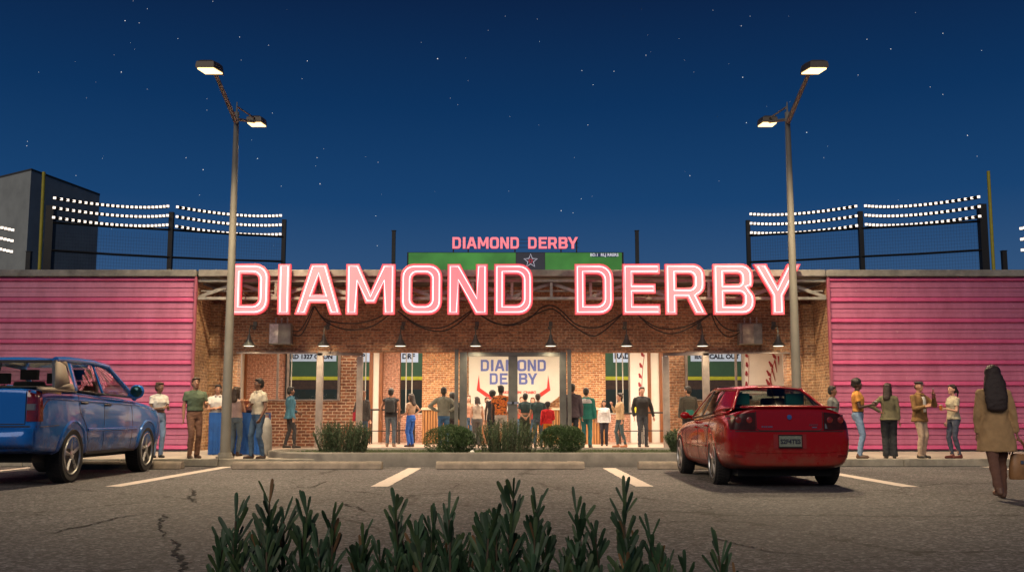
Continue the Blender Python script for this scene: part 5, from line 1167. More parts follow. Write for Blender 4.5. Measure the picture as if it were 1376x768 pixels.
# ================================================================= people
def nrm(v): v = np.array(v, float); return v / np.linalg.norm(v)
class Shape:
    """a set of closed overlapping lofts that a voxel remesh fuses into one skin"""
    def __init__(s): s.v = []; s.f = []
    def rings(s, rg):
        b = len(s.v); n = len(rg[0])
        for r in rg: s.v += [tuple(p) for p in r]
        m = len(rg)
        for i in range(m - 1):
            for k in range(n):
                l = (k + 1) % n; s.f.append((b + i * n + k, b + i * n + l, b + (i + 1) * n + l, b + (i + 1) * n + k))
        s.f.append(tuple(b + k for k in range(n))[::-1]); s.f.append(tuple(b + (m - 1) * n + k for k in range(n)))
    def cap(s, a, b, ra, rb, n=12, flat=(0, 0), sq=1.0, side=None):
        a, b = np.array(a, float), np.array(b, float); d = b - a; L = np.linalg.norm(d); d = d / L
        u = np.array(side, float) if side is not None else (np.array([1., 0, 0]) if abs(d[0]) < .8 else np.array([0, 1., 0])); u = u - d * u.dot(d); u /= np.linalg.norm(u); w = np.cross(d, u)
        st = []
        if not flat[0]: st += [(-ra * math.cos(R(t)), ra * math.sin(R(t))) for t in (12, 40, 65)]
        st += [(0, ra), (L * .5, (ra + rb) / 2), (L, rb)]
        if not flat[1]: st += [(L + rb * math.cos(R(t)), rb * math.sin(R(t))) for t in (65, 40, 12)]
        s.rings([[a + d * t + (u * math.cos(2 * math.pi * k / n) + w * math.sin(2 * math.pi * k / n) * sq) * r for k in range(n)] for t, r in st])
    def ell(s, c, r, n=16, m=9, rot=None):
        rg = []
        for i in range(m + 1):
            t = math.pi * (i + .4) / (m + .8); ring = []
            for k in range(n):
                p = np.array([r[0] * math.sin(t) * math.cos(2 * math.pi * k / n), r[1] * math.sin(t) * math.sin(2 * math.pi * k / n), -r[2] * math.cos(t)])
                ring.append((rot @ p if rot is not None else p) + np.array(c))
            rg.append(ring)
        s.rings(rg)
    def loft(s, lv, n=20, p=2.3):
        """lv: (x,y,z,rx,ry) superellipse levels bottom to top"""
        rg = []
        for x, y, z, rx, ry in lv:
            ring = []
            for k in range(n):
                a = 2 * math.pi * k / n; c, q = math.cos(a), math.sin(a)
                ring.append((x + rx * math.copysign(abs(c) ** (2 / p), c), y + ry * math.copysign(abs(q) ** (2 / p), q), z))
            rg.append(ring)
        s.rings(rg)
QUEUE = []
def emitshape(sh, name, mat, parent, vox, smooth=4, fold=0., seed=0):
    me = bpy.data.meshes.new(name); me.from_pydata(sh.v, [], sh.f); me.update()
    bm = bmesh.new(); bm.from_mesh(me); bmesh.ops.recalc_face_normals(bm, faces=bm.faces); bm.to_mesh(me); bm.free()
    me.materials.append(mat); o = bpy.data.objects.new(name, me); C.objects.link(o)
    if parent: o.parent = parent
    md = o.modifiers.new('r', 'REMESH'); md.mode = 'VOXEL'; md.voxel_size = vox; md.use_smooth_shade = True
    if smooth: m2 = o.modifiers.new('s', 'SMOOTH'); m2.factor = .5; m2.iterations = smooth
    QUEUE.append((o, fold, seed, mat)); return o
def flush():
    bpy.context.view_layer.update(); dg = bpy.context.evaluated_depsgraph_get(); out = []
    for o, fold, seed, mat in QUEUE: out.append(bpy.data.meshes.new_from_object(o.evaluated_get(dg)))
    for (o, fold, seed, mat), me in zip(QUEUE, out):
        o.modifiers.clear(); o.data = me
        if len(me.materials) == 0: me.materials.append(mat)
        if fold and len(me.vertices):
            n = len(me.vertices); co = np.empty(n * 3); me.vertices.foreach_get('co', co); co = co.reshape(-1, 3); no = np.empty(n * 3); me.vertex_normals.foreach_get('vector', no); no = no.reshape(-1, 3)
            rg = np.random.RandomState(seed); dsp = np.zeros(n)
            for i in range(9):
                k = rg.normal(size=3) * np.array([26, 26, 34]) * rg.uniform(.5, 1.5); ph = rg.uniform(0, 6.28); warp = 1.2 * np.sin(co @ (rg.normal(size=3) * 9) + ph)
                dsp += np.maximum(0, np.sin(co @ k + ph + warp)) ** 2 - .4
            co = co + no * (dsp / 3 * fold)[:, None]; me.vertices.foreach_set('co', co.reshape(-1))
        me.shade_smooth(); me.update()
    QUEUE.clear()
SKIN = {'pale': (.50, .27, .19), 'tan': (.36, .18, .11), 'brown': (.16, .075, .045), 'dark': (.065, .032, .022)}
def skinmat(k): return M('skin_' + k, SKIN[k], .5, var=.12, scale=14)
def cloth(c, pat=None):
    nm = 'cloth_%03d_%03d_%03d' % tuple(int(v * 999) for v in c)
    if pat == 'print':
        if 'cloth_print' in MATS: return MATS['cloth_print']
        m, N, L, P = nodes('cloth_print'); tc = N.new('ShaderNodeTexCoord'); v = N.new('ShaderNodeTexNoise'); v.inputs['Scale'].default_value = 9; v.inputs['Detail'].default_value = 3; v.inputs['Distortion'].default_value = 1.6; L.new(tc.outputs['Object'], v.inputs[0])
        r = N.new('ShaderNodeValToRGB'); r.color_ramp.interpolation = 'CONSTANT'; e = r.color_ramp.elements; e[0].color = (.03, .012, .01, 1); e[1].position = .46; e[1].color = (.55, .14, .015, 1); x = e.new(.6); x.color = (.30, .03, .015, 1)
        L.new(v.outputs['Fac'], r.inputs[0]); L.new(r.outputs[0], P.inputs['Base Color']); P.inputs['Roughness'].default_value = .85; MATS['cloth_print'] = m; return m
    return M(nm, c, .88, var=.16, scale=9, bump=.25, bscale=160)
HAIR = {'black': (.012, .010, .009), 'brown': (.05, .028, .016), 'auburn': (.14, .055, .025), 'grey': (.16, .14, .12), 'darkbrown': (.028, .015, .012)}
def hairmat(k): return M('hair_' + k, HAIR[k], .6, var=.45, scale=30, stretch=(3, 3, .4), bump=.6, bscale=60)
ARM = {'down': ((.17, .04, -1), (.05, -.16, -1)), 'hips': ((.85, .28, -.80), (-.80, -.10, -.55)), 'fold': ((.18, -.28, -1), (-.95, -.45, .12)), 'hold': ((.16, -.22, -1), (-.35, -.92, .22)), 'holdlow': ((.16, -.1, -1), (-.25, -.9, -.35)),
       'drink': ((.40, -.62, -.65), (-.55, -.35, .80)), 'back': ((.30, .30, -1), (-.62, .30, -.55)), 'pocket': ((.28, .16, -1), (-.10, -.28, -1)), 'swing': ((.12, -.42, -1), (.0, -.65, -1)), 'swingb': ((.16, .38, -1), (.05, .05, -1)), 'carry': ((.20, .05, -1), (.16, -.12, -1)), 'chin': ((.10, -.45, -.9), (-.30, -.45, .95))}
def person(px, Y, top, label, face=180, sex='m', skin='tan', hair=('short', 'black'), top_=('tee', (.5, .5, .5)), legs=('trousers', (.05, .05, .06)), arms=('down', 'down'), shoes=(.02, .015, .012), g0=.15, stance=(0, 0), group=None, vox=.0105, hold=None, lean=0, yaw=0, belt=None, extra=None):
    """px/top: column and head-top row in the photo; arms: (person's right = local -x, left = local +x) when facing -y"""
    P_ = at(px, top, Y); H = P_.z - g0; S = H / 1.755; seed = int(px * 7)
    x = at(px, top + 40, Y).x
    b = bpy.data.objects.new('person', None)
    F = sex == 'f'; sh = Shape(); SR = .162 if F else .188
    lean_ = math.tan(R(lean))
    hip = {s: np.array([s * (.088 if F else .085), 0, .93]) for s in (-1, 1)}
    ank = {}; knee = {}
    for s in (-1, 1):
        st = stance[0] if s < 0 else stance[1]      # forward(-y)/back offset, optional lift
        dy = st if not isinstance(st, tuple) else st[0]; lift = 0 if not isinstance(st, tuple) else st[1]
        a = np.array([s * (.10 if not F else .085), -dy, .085 + lift]); d = a - hip[s]; L = min(np.linalg.norm(d), .858); t, c = .435, .425
        if np.linalg.norm(d) > .858: a = hip[s] + d / np.linalg.norm(d) * .858; d = a - hip[s]
        u = d / np.linalg.norm(d); h = (t * t - c * c + L * L) / (2 * L); k = math.sqrt(max(0, t * t - h * h)) ; f = np.array([0, -1., 0]); f -= u * u.dot(f); f /= np.linalg.norm(f)
        ank[s] = a; knee[s] = hip[s] + u * h + f * max(k, .004)
    zs = 1.405; shd = {s: np.array([s * SR, .012, zs]) for s in (-1, 1)}
    wr = {}; el = {}; fd = {}
    for s, nm in ((-1, arms[0]), (1, arms[1])):
        up, fo = (ARM[nm] if isinstance(nm, str) else nm); up = nrm((s * up[0], up[1], up[2])); fo = nrm((s * fo[0], fo[1], fo[2]))
        el[s] = shd[s] + up * .285; wr[s] = el[s] + fo * .25; fd[s] = fo
    hw, ww_, cw = (.168, .125, .148) if F else (.158, .148, .172)
    T = [(0, .012, .88, hw * .8, .09), (0, .012, .95, hw, .112), (0, .005, 1.03, (hw + ww_) / 2, .10), (0, 0, 1.12, ww_, .092), (0, -.004, 1.22, (ww_ + cw) / 2, .108), (0, -.004, 1.32, cw, .118), (0, .006, 1.395, cw * .95, .10), (0, .012, 1.43, cw * .70, .082), (0, .014, 1.46, cw * .42, .066)]
    def torso(S_, off, z0=0, z1=9, flare=0):
        lv = [(a, b_, z, rx + off, ry + off) for a, b_, z, rx, ry in (T[1:] if 0 < z0 < .9 else T) if z0 - .001 <= z <= z1]
        if z0 and lv[0][2] > z0 + .005:
            a, b_, z, rx, ry = lv[0]; lv = [(a, b_, z0, rx + flare, ry + flare)] + lv
        S_.loft(lv)
    # ---- body (skin)
    torso(sh, 0)
    ry = R(yaw); Rz = np.array([[math.cos(ry), -math.sin(ry), 0], [math.sin(ry), math.cos(ry), 0], [0, 0, 1]])
    piv = np.array([0, .012, 1.5]); HP = lambda p: Rz @ (np.array(p, float) - piv) + piv
    sh.cap((0, .018, 1.42), (0, .0, 1.56), .058 if not F else .050, .053 if not F else .046)
    sh.ell(HP((0, .0, 1.655)), (.074, .094, .106), rot=Rz); sh.ell(HP((0, -.038, 1.595)), (.053, .055, .060), rot=Rz); sh.ell(HP((0, -.072, 1.555)), (.026, .022, .02), rot=Rz)
    sh.cap(HP((0, -.086, 1.665)), HP((0, -.108, 1.632)), .009, .0125, 8); sh.cap(HP((-.034, -.078, 1.682)), HP((.034, -.078, 1.682)), .010, .010, 8); [sh.ell(HP((s * .042, -.058, 1.625)), (.022, .022, .022), rot=Rz) for s in (-1, 1)]
    sh.cap(HP((-.018, -.088, 1.592)), HP((.018, -.088, 1.592)), .009, .009, 8)
    for s in (-1, 1): sh.ell(HP((s * .076, .008, 1.64)), (.012, .022, .032), 8, 5, rot=Rz)
    for s in (-1, 1):
        sh.ell(shd[s], (.055, .055, .058)); sh.cap(shd[s], el[s], .048 if not F else .038, .038 if not F else .032); sh.cap(el[s], wr[s], .038 if not F else .031, .026 if not F else .022)
        f = fd[s]; side = nrm(np.cross(f, (s * .9, .25, .15))) ; nn = np.cross(side, f); k = 1.0 if not F else .9
        pc = wr[s] + f * .055 * k
        sh.cap(wr[s] + f * .012, wr[s] + f * .085 * k, .030 * k, .036 * k, 10, sq=.42, side=side)
        curl = -nn * s
        for i, (L1, o_) in enumerate(((.062, -.030), (.072, -.010), (.067, .010), (.052, .030))):
            base = wr[s] + f * .092 * k + side * o_ * k; mid = base + (f * .85 + curl * .35) * L1 * .55 * k + side * o_ * .12; tip = mid + (f * .6 + curl * .8) * L1 * .5 * k
            sh.cap(base - f * .02, mid, .0098, .0092, 7); sh.cap(mid, tip, .0092, .0082, 7)
        tb = wr[s] + f * .03 - side * .026; sh.cap(tb, tb - side * .030 + f * .035 + curl * .012, .0125, .011, 7); sh.cap(tb - side * .030 + f * .035 + curl * .012, tb - side * .032 + f * .068 + curl * .02, .0105, .0085, 7)
        sh.cap(hip[s], knee[s], .076 if not F else .078, .048); sh.cap(knee[s], knee[s] * .62 + ank[s] * .38 + np.array([0, .012, 0]), .047, .049); sh.cap(knee[s] * .62 + ank[s] * .38 + np.array([0, .012, 0]), ank[s], .048, .034)
        fz = ank[s][2]; sh.cap(ank[s] + np.array([0, .035, -.05]), ank[s] + np.array([s * .012, -.13, -.06]), .034, .028)
    body_ = emitshape(sh, 'person', skinmat(skin), None, vox, 3)
    tag(body_, label, 'person', group)
    # ---- top
    kind, col = top_[0], top_[1]; pat = top_[2] if len(top_) > 2 else None; cm = cloth(col, pat); s2 = Shape()
    hem = 1.035 if belt else {'tee': .93, 'polo': .97, 'long': .93, 'jacket': .84, 'coat': .63, 'crop': 1.12, 'blouse': .90, 'tank': .97, 'vest': .90}[kind]
    off = {'jacket': .030, 'coat': .036, 'blouse': .022, 'vest': .03}.get(kind, .023); fl = {'coat': .05, 'jacket': .03, 'blouse': .03, 'long': .012}.get(kind, .008)
    torso(s2, off, hem, flare=fl)
    s2.cap((0, .014, 1.43), (0, .010, 1.495 if kind != 'tank' else 1.45), .075 + off, .060 + off * .5, flat=(0, 1))
    for s in (-1, 1):
        ar = (.040 if F else .049) + off * .75
        if kind == 'tank': s2.ell(shd[s] * np.array([.85, 1, 1]), (.05, .06, .05)); continue
        s2.ell(shd[s], (.050 + off * .5, .052 + off * .6, .050 + off * .5)); s2.cap(shd[s] * np.array([.95, 1, 1]) + np.array([0, 0, .005]), (s * .05, .014, 1.455), .048 + off * .4, .05)
        if kind in ('long', 'jacket', 'coat', 'blouse'):
            s2.cap(shd[s], el[s], ar, ar * .88); e = wr[s] - fd[s] * (.0 if kind != 'blouse' else .03); s2.cap(el[s], e, ar * .88, ar * .70, flat=(0, 1))
        elif kind == 'vest': pass
        else: s2.cap(shd[s], shd[s] * .42 + el[s] * .58, ar * 1.02, ar * 1.02, flat=(0, 1))
    if F and kind != 'coat':
        for s in (-1, 1): s2.ell((s * .062, -.088, 1.295), (.056, .05 + off * .5, .055))
    if kind in ('polo', 'jacket', 'coat'):
        for s in (-1, 1): s2.cap((s * .045, -.07 - off, 1.475), (s * .062, .03, 1.50), .022, .024)
    so = emitshape(s2, {'tee': 't_shirt', 'polo': 'polo_shirt', 'long': 'sweater', 'jacket': 'jacket', 'coat': 'coat', 'crop': 't_shirt', 'blouse': 'blouse', 'tank': 'tank_top', 'vest': 'vest'}[kind], cm, body_, .0125, 4, .007 if kind != 'coat' else .011, seed)
    # ---- legs
    lk, lc = legs[0], legs[1]; s3 = Shape(); lw = {'trousers': 1.0, 'jeans': .94, 'wide': 1.22, 'slim': .88, 'skirt': 1}[lk]
    top_z = 1.06
    s3.loft([(0, .012, .85, hw * .88 + .012, .11), (0, .012, .95, hw + .014, .128), (0, .006, 1.03, (hw + ww_) / 2 + .014, .114), (0, .002, top_z, (hw + ww_) / 2 + .004, .106)])
    for s in (-1, 1):
        s3.cap(hip[s] + np.array([0, .005, 0]), knee[s], .098 * (1 if not F else 1.02) * (lw * .5 + .5), .070 * lw); c_ = knee[s] * .55 + ank[s] * .45 + np.array([0, .014, 0])
        s3.cap(knee[s], c_, .068 * lw, .068 * lw); e = ank[s] + np.array([0, .005, -.035 if lk != 'slim' else .01]); s3.cap(c_, e, .068 * lw, (.058 if lk == 'trousers' else .085 if lk == 'wide' else .052 if lk == 'jeans' else .044), flat=(0, 1))
    emitshape(s3, 'jeans' if lk == 'jeans' else 'trousers', cloth(lc), body_, .0125, 4, .009, seed + 3)
    # ---- shoes
    for s in (-1, 1):
        s4 = Shape(); a = ank[s]; ft = a[2] - .085; s4.cap(a + np.array([0, .04, -.045]), a + np.array([s * .015, -.145, -.055]), .042, .036); s4.cap(a + np.array([0, .02, 0]), a + np.array([0, .02, -.05]), .045, .043); s4.cap(a + np.array([0, .05, -.066]), a + np.array([s * .015, -.16, -.066]), .028, .028, flat=(0, 0), sq=.6)
        emitshape(s4, 'shoe', M('shoe_%d_%d_%d' % tuple(int(v * 99) for v in shoes), shoes, .5), body_, .011, 2)
    # ---- hair
    hk, hc = hair; s5 = Shape(); hm = hairmat(hc)
    if hk in ('short', 'long', 'pony', 'bun', 'bob'):
        s5.ell(HP((0, .022, 1.683)), (.091, .096, .104), rot=Rz); s5.ell(HP((0, .044, 1.635)), (.086, .076, .090), rot=Rz)
        s5.cap(HP((-.042, -.050, 1.738)), HP((.042, -.050, 1.738)), .034, .034, 10)
    if hk == 'afro': s5.ell(HP((0, .018, 1.705)), (.112, .112, .100), rot=Rz); s5.ell(HP((0, .045, 1.65)), (.095, .085, .09), rot=Rz)
    if hk in ('long', 'verylong', 'bob'):
        zl = {'long': 1.36, 'bob': 1.50, 'verylong': 1.16}[hk]; wd = .088 if hk != 'verylong' else .142
        p = [(.0, .045, 1.72, .080, .075), (0, .05, 1.62, .096 if hk != 'verylong' else .118, .085), (0, .085, 1.54, wd, .065), (0, .105 + off, (1.5 + zl) / 2, wd * 1.02, .052), (0, .115 + off, zl + .03, wd * .9, .045), (0, .115 + off, zl, wd * .5, .03)]
        s5.loft([(*HP((a, b_, z))[:2], z, rx, ry_) for a, b_, z, rx, ry_ in p[::-1]])
        for s in (-1, 1): s5.cap(HP((s * .075, .0, 1.66)), HP((s * .085, .03, max(zl, 1.46))), .024, .022, 8)
    if hk == 'verylong': s5.ell(HP((0, .018, 1.69)), (.106, .114, .112), rot=Rz)
    if hk == 'pony': s5.cap(HP((0, .09, 1.70)), HP((0, .15, 1.60)), .03, .032, 8); s5.cap(HP((0, .15, 1.60)), HP((0, .13, 1.46)), .032, .012, 8)
    if hk == 'bun': s5.ell(HP((0, .085, 1.75)), (.045, .045, .04))
    if hk == 'beret': s5.ell(HP((0, .035, 1.655)), (.080, .075, .08), rot=Rz)
    if hk == 'hood': s5.ell(HP((0, .02, 1.67)), (.092, .095, .105), rot=Rz); s5.cap(HP((0, .03, 1.60)), (0, .02, 1.47), .085, .10)
    emitshape(s5, 'hair', hm, body_, .0115, 2, .006 if hk != 'short' else .003, seed + 5)
    if hk == 'beret':
        s6 = Shape(); s6.ell(HP((0, .0, 1.745)), (.100, .110, .032), rot=Rz); s6.cap(HP((0, -.07, 1.715)), HP((0, -.125, 1.705)), .05, .03, sq=.3); emitshape(s6, 'flat_cap', cloth((.03, .028, .03)), body_, .010, 2)
    # ---- eyes
    for s in (-1, 1):
        g = MB(); c = HP((s * .029, -.0765, 1.660)); g.sphere(c, .0125, 10, 6); g.cur = 1; g.sphere(HP((s * .029, -.0845, 1.660)), .0068, 8, 5); o = g.obj('eye', [M('eye_white', (.42, .38, .34), .3, var=0), M('eye_dark', (.02, .012, .01), .2, var=0)], body_, world=False, smooth=True)
    if vox < .0115:
        g = MB(); pts = [HP((x_, -.0985 + abs(x_) * .35, 1.5925 + abs(x_) * .06)) for x_ in (-.022, -.012, 0, .012, .022)]; g.tube(pts, [.003, .0055, .006, .0055, .003], 8); lc_ = SKIN[skin]; g.obj('lips', M('lips_' + skin, (lc_[0] * .95, lc_[1] * .55, lc_[2] * .6), .4, var=.1), body_, world=False, smooth=True)
        for s in (-1, 1): g = MB(); g.tube([HP((s * .016, -.093, 1.681)), HP((s * .03, -.091, 1.685)), HP((s * .044, -.080, 1.681))], [.003, .0038, .002], 6); g.obj('eyebrow', hairmat(hair[1]), body_, world=False, smooth=True)
    if belt:
        g = MB(); n = 28; zz = 1.045; rx, ry_ = (hw + ww_) / 2 + .020, .122; g.rings([[(rx * k * math.cos(2 * math.pi * i / n), .006 + ry_ * k * math.sin(2 * math.pi * i / n), zz + dz) for i in range(n)] for dz, k in ((-.018, 1), (.018, 1))], cap=False)
        g.obj('belt', cloth(belt), body_, world=False)
    # ---- extras given in local coordinates
    if extra: extra(body_, dict(wr=wr, fd=fd, el=el, sh=shd, S=S, emit=emitshape, HP=HP))
    if lean:
        for o in [body_]: body_['lean_deg'] = 0; del body_['lean_deg']
    body_.scale = (S * 1.035, S * 1.035, S); body_.rotation_euler = (0, R(lean) if lean else 0, R(face)); body_.location = (x, Y, g0 - .002)
    return body_
def things_at(body, pt):
    bpy.context.view_layer.update(); return body.matrix_world @ Vector(pt)
HELD = []
def cup(label, col, hand, r=.036, h=.11, name='drink_cup', cat='cup', down=False, tilt=0):
    def f(b, d):
        HELD.append((b, d['wr'][hand] + d['fd'][hand] * .105, label, col, r, h, name, cat, down))
    return f
def strap_bag(nm, col, c, sz, strap=None):
    def f(b, d):
        s = Shape(); s.loft([(c[0], c[1], c[2] - sz[2], sz[0] * .9, sz[1]), (c[0], c[1], c[2] - sz[2] * .8, sz[0], sz[1]), (c[0], c[1], c[2] + sz[2] * .7, sz[0] * .95, sz[1] * .95), (c[0], c[1], c[2] + sz[2], sz[0] * .7, sz[1] * .7)], p=3)
        BAGS.append((b, s, nm, col, strap, c))
    return f
BAGS = []
def yoke(b, d):
    s = Shape(); s.loft([(0, .0, 1.31, .215, .152), (0, .004, 1.38, .205, .140), (0, .010, 1.425, .155, .118), (0, .012, 1.46, .10, .095)]); o = emitshape(s, 'shoulder_panel', cloth((.42, .42, .44)), b, .012, 2, .004, 5)
def capman(b, d):
    cup('dark bottle held by the man in the flat cap', (.10, .02, .012), 1, .03, .18, 'bottle', 'bottle')(b, d)
    s = Shape(); s.loft([(0, -.128, 1.06, .035, .03), (0, -.132, 1.2, .045, .03), (0, -.130, 1.32, .055, .032), (0, -.10, 1.42, .05, .03)]); emitshape(s, 't_shirt', cloth((.5, .48, .45)), b, .01, 2, .003, 5)
W = (.55, .53, .50); CR = (.52, .46, .36); JN = (.055, .10, .17); LJ = (.14, .22, .36); DK = (.022, .022, .026); 
# ---- pavement, left
person(213, 22.3, 514, 'woman in white top and jeans with folded arms beside the pickup truck', 40, 'f', 'brown', ('bun', 'brown'), ('crop', W), ('jeans', LJ), ('fold', 'hold'), yaw=20)
person(262, 21.95, 507.5, 'man in green shirt and brown trousers holding a snack beside the pink wall', 38, 'm', 'tan', ('short', 'brown'), ('tee', (.085, .12, .075)), ('trousers', (.17, .085, .055)), ('down', 'hold'), (.06, .03, .02), belt=(.02, .015, .01), stance=(.05, -.06), extra=cup('small snack held by the man in the green shirt', (.45, .28, .15), 1, .035, .05, 'snack', 'snack'), yaw=-10)
person(292, 24.65, 517, 'man in white shirt with folded arms behind the blue table', 15, 'm', 'tan', ('short', 'black'), ('polo', W), ('trousers', DK), ('fold', 'fold'))
person(317, 23.25, 520, 'long-haired woman in pale pink top facing the blue table', 165, 'f', 'tan', ('long', 'brown'), ('tank', (.48, .33, .28)), ('jeans', (.12, .16, .19)), ('fold', 'fold'), (.08, .04, .02))
person(347, 21.75, 509, 'man in cream polo shirt and blue jeans standing at the planter end', -42, 'm', 'brown', ('short', 'black'), ('polo', CR), ('jeans', JN), ('fold', ((.28, -.02, -1), (-.05, -.5, -1))), (.06, .03, .02), stance=(.08, -.08), yaw=-15)
person(390, 29.2, 520, 'man in blue jacket and black trousers walking along the low brick wall', 115, 'm', 'brown', ('short', 'black'), ('jacket', (.035, .12, .18)), ('slim', DK), ('down', 'holdlow'), stance=(.12, -.10), vox=.012)
# ---- entrance crowd
G = 'visitors crowding the entrance'; K = dict(g0=.153, vox=.012, group=G)
person(487, 28.9, 525, 'auburn-haired woman in charcoal jacket with a red bag at her side', 170, 'f', 'pale', ('long', 'auburn'), ('jacket', (.045, .04, .042)), ('jeans', JN), ('down', 'pocket'), yaw=-25, extra=strap_bag('red_bag', (.30, .012, .03), (.235, .03, .98), (.055, .09, .15), 1), **K)
person(525, 30.4, 522, 'man wearing a black backpack and jeans with his back turned', 178, 'm', 'tan', ('short', 'black'), ('vest', DK), ('jeans', (.09, .13, .17)), (((.25, .05, -1), (-.1, -.35, -1)), ((.4, .05, -1), (.05, -.3, -1))), (.25, .17, .12), stance=(.0, .03), extra=strap_bag('backpack', (.03, .032, .036), (0, .20, 1.24), (.15, .09, .20), 0), **K)
person(552, 30.4, 529, 'woman in bright blue trousers and beige top', -125, 'f', 'tan', ('long', 'darkbrown'), ('crop', (.38, .25, .17)), ('trousers', (.02, .10, .42)), ('hips', 'holdlow'), (.03, .01, .015), **K)
person(596, 29.0, 520.5, 'man in grey-green sweater with both hands on his hips', 178, 'm', 'dark', ('short', 'black'), ('long', (.14, .145, .12)), ('jeans', (.03, .09, .19)), ('hips', 'hips'), **K)
person(608, 30.6, 528, 'black-haired person partly hidden right of the man with hands on hips', 170, 'm', 'dark', ('afro', 'black'), ('long', (.03, .035, .03)), ('trousers', DK), ('down', 'hips'), **K)
person(629, 32.4, 531, 'fair person in pale top at the left edge of the banner', 15, 'f', 'pale', ('bob', 'auburn'), ('tank', (.45, .22, .15)), ('jeans', JN), ('down', 'down'), **K)
person(641, 31.0, 533, 'woman in pale top and grey wide trousers below the banner', 185, 'f', 'pale', ('bob', 'darkbrown'), ('tank', (.45, .36, .30)), ('wide', (.10, .095, .10)), ('down', 'down'), yaw=30, **K)
person(654.5, 31.6, 533.5, 'slim person in white shirt and dark red cap beside the orange-shirted man', 20, 'm', 'pale', ('short', 'auburn'), ('tee', (.55, .48, .42)), ('trousers', (.35, .18, .11)), ('down', 'down'), **K)
person(662, 29.6, 525, 'dark-haired woman in dark dress close behind the orange-shirted man', 170, 'f', 'dark', ('afro', 'black'), ('tank', DK), ('trousers', (.02, .022, .03)), ('fold', 'down'), **K)
person(673, 28.8, 518, 'man in orange patterned shirt and white trousers', 172, 'm', 'dark', ('short', 'black'), ('tee', (.5, .2, .05), 'print'), ('trousers', (.42, .38, .36)), ('holdlow', 'down'), yaw=30, **K)
person(701, 33.6, 533, 'fair-faced person facing outward left of the two dark-teal tops', 0, 'm', 'pale', ('short', 'auburn'), ('tee', (.35, .08, .05)), ('trousers', JN), ('down', 'down'), **K)
person(716, 33.8, 534, 'fair-faced person facing outward between the two dark-teal tops', -15, 'f', 'pale', ('bob', 'auburn'), ('tee', (.42, .05, .04)), ('trousers', JN), ('down', 'down'), **K)
person(706, 30.2, 528.5, 'person in dark teal top with bare waist and hands behind the back', 178, 'f', 'tan', ('short', 'black'), ('crop', (.025, .05, .055)), ('wide', (.04, .055, .04)), ('back', 'back'), **K)
person(723, 29.8, 529, 'broad-shouldered person in dark teal shirt left of the red sweatshirt', 178, 'm', 'tan', ('short', 'brown'), ('tee', (.025, .055, .06)), ('jeans', (.05, .09, .13)), ('down', 'down'), **K)
person(736, 29.2, 540, 'child in red sweatshirt and orange trousers', 190, 'm', 'dark', ('afro', 'black'), ('long', (.50, .012, .014)), ('trousers', (.48, .16, .02)), ('holdlow', 'down'), **K)
person(769, 28.6, 516, 'tall man in dark plum suit jacket with his back turned', 176, 'm', 'brown', ('short', 'black'), ('jacket', (.045, .032, .045)), ('trousers', (.015, .02, .035)), ('down', 'down'), yaw=-10, **K)
person(788, 29.3, 521.5, 'person in teal and white jacket just right of the dark suit', 165, 'm', 'tan', ('short', 'black'), ('jacket', (.012, .14, .12)), ('trousers', (.02, .15, .17)), ('down', 'pocket'), extra=yoke, **K)
person(812, 31.4, 538, 'girl in white shirt and black trousers facing the street', -8, 'f', 'tan', ('long', 'black'), ('blouse', (.50, .50, .52)), ('trousers', (.016, .014, .025)), ('down', 'down'), **K)
person(833, 29.9, 528.5, 'woman in beige loose blouse and dark jeans turned to the left', -75, 'f', 'pale', ('bun', 'darkbrown'), ('blouse', (.46, .31, .18)), ('slim', (.05, .085, .10)), ('chin', 'down'), (.42, .17, .08), stance=(.06, -.14), **K)
person(863, 30.3, 520, 'man in black sweater and dark jeans facing the street', 6, 'm', 'pale', ('short', 'brown'), ('long', (.018, .018, .020)), ('jeans', (.035, .04, .05)), ('pocket', ((.35, .1, -1), (.25, -.05, -1))), stance=(.02, .02), **K)
person(925, 28.8, 519.5, 'man in dark jacket with a teal waist bag left of the red sedan', 190, 'm', 'tan', ('short', 'black'), ('jacket', (.05, .045, .035)), ('trousers', DK), ('down', 'down'), yaw=40, extra=strap_bag('teal_bag', (.01, .12, .10), (0.02, .17, 1.02), (.12, .05, .075), 0), **K)
# ---- pavement, right
G2 = dict(group='people queueing before the right pink wall')
person(1121, 22.6, 519, 'man in grey shirt just behind the right rear corner of the red sedan', 60, 'm', 'brown', ('short', 'black'), ('long', (.13, .14, .14)), ('trousers', (.12, .14, .15)), ('down', 'pocket'), lean=-3, **G2)
person(1153, 21.95, 509.5, 'person with a black afro in orange shirt and light blue jeans', 68, 'm', 'dark', ('afro', 'black'), ('tee', (.50, .22, .045)), ('jeans', (.19, .28, .42)), ('hold', 'fold'), (.10, .05, .03), belt=(.05, .05, .06), extra=cup('small dark cup held by the person in the orange shirt', (.05, .02, .015), -1, .03, .08), **G2)
person(1194, 21.9, 515, 'long-haired woman in olive top and black flared trousers', 165, 'f', 'tan', ('long', 'darkbrown'), ('blouse', (.13, .115, .065)), ('wide', (.02, .022, .026)), ('down', 'hips'), yaw=-20, **G2)
person(1236, 22.0, 513, 'man in flat cap and brown jacket drinking from a bottle', 30, 'm', 'tan', ('beret', 'brown'), ('jacket', (.17, .09, .03)), ('trousers', (.40, .29, .21)), ('hold', 'drink'), (.012, .01, .01), yaw=5, extra=capman, stance=(.03, -.04), **G2)
person(1281, 21.9, 517, 'woman with ponytail in beige top and tight dark jeans', -78, 'f', 'pale', ('pony', 'darkbrown'), ('tee', (.34, .30, .22)), ('slim', (.055, .065, .10)), ('down', 'hold'), (.10, .02, .015), stance=(.03, -.05), extra=cup('orange drink held by the woman with the ponytail', (.40, .13, .03), 1, .034, .10), **G2)
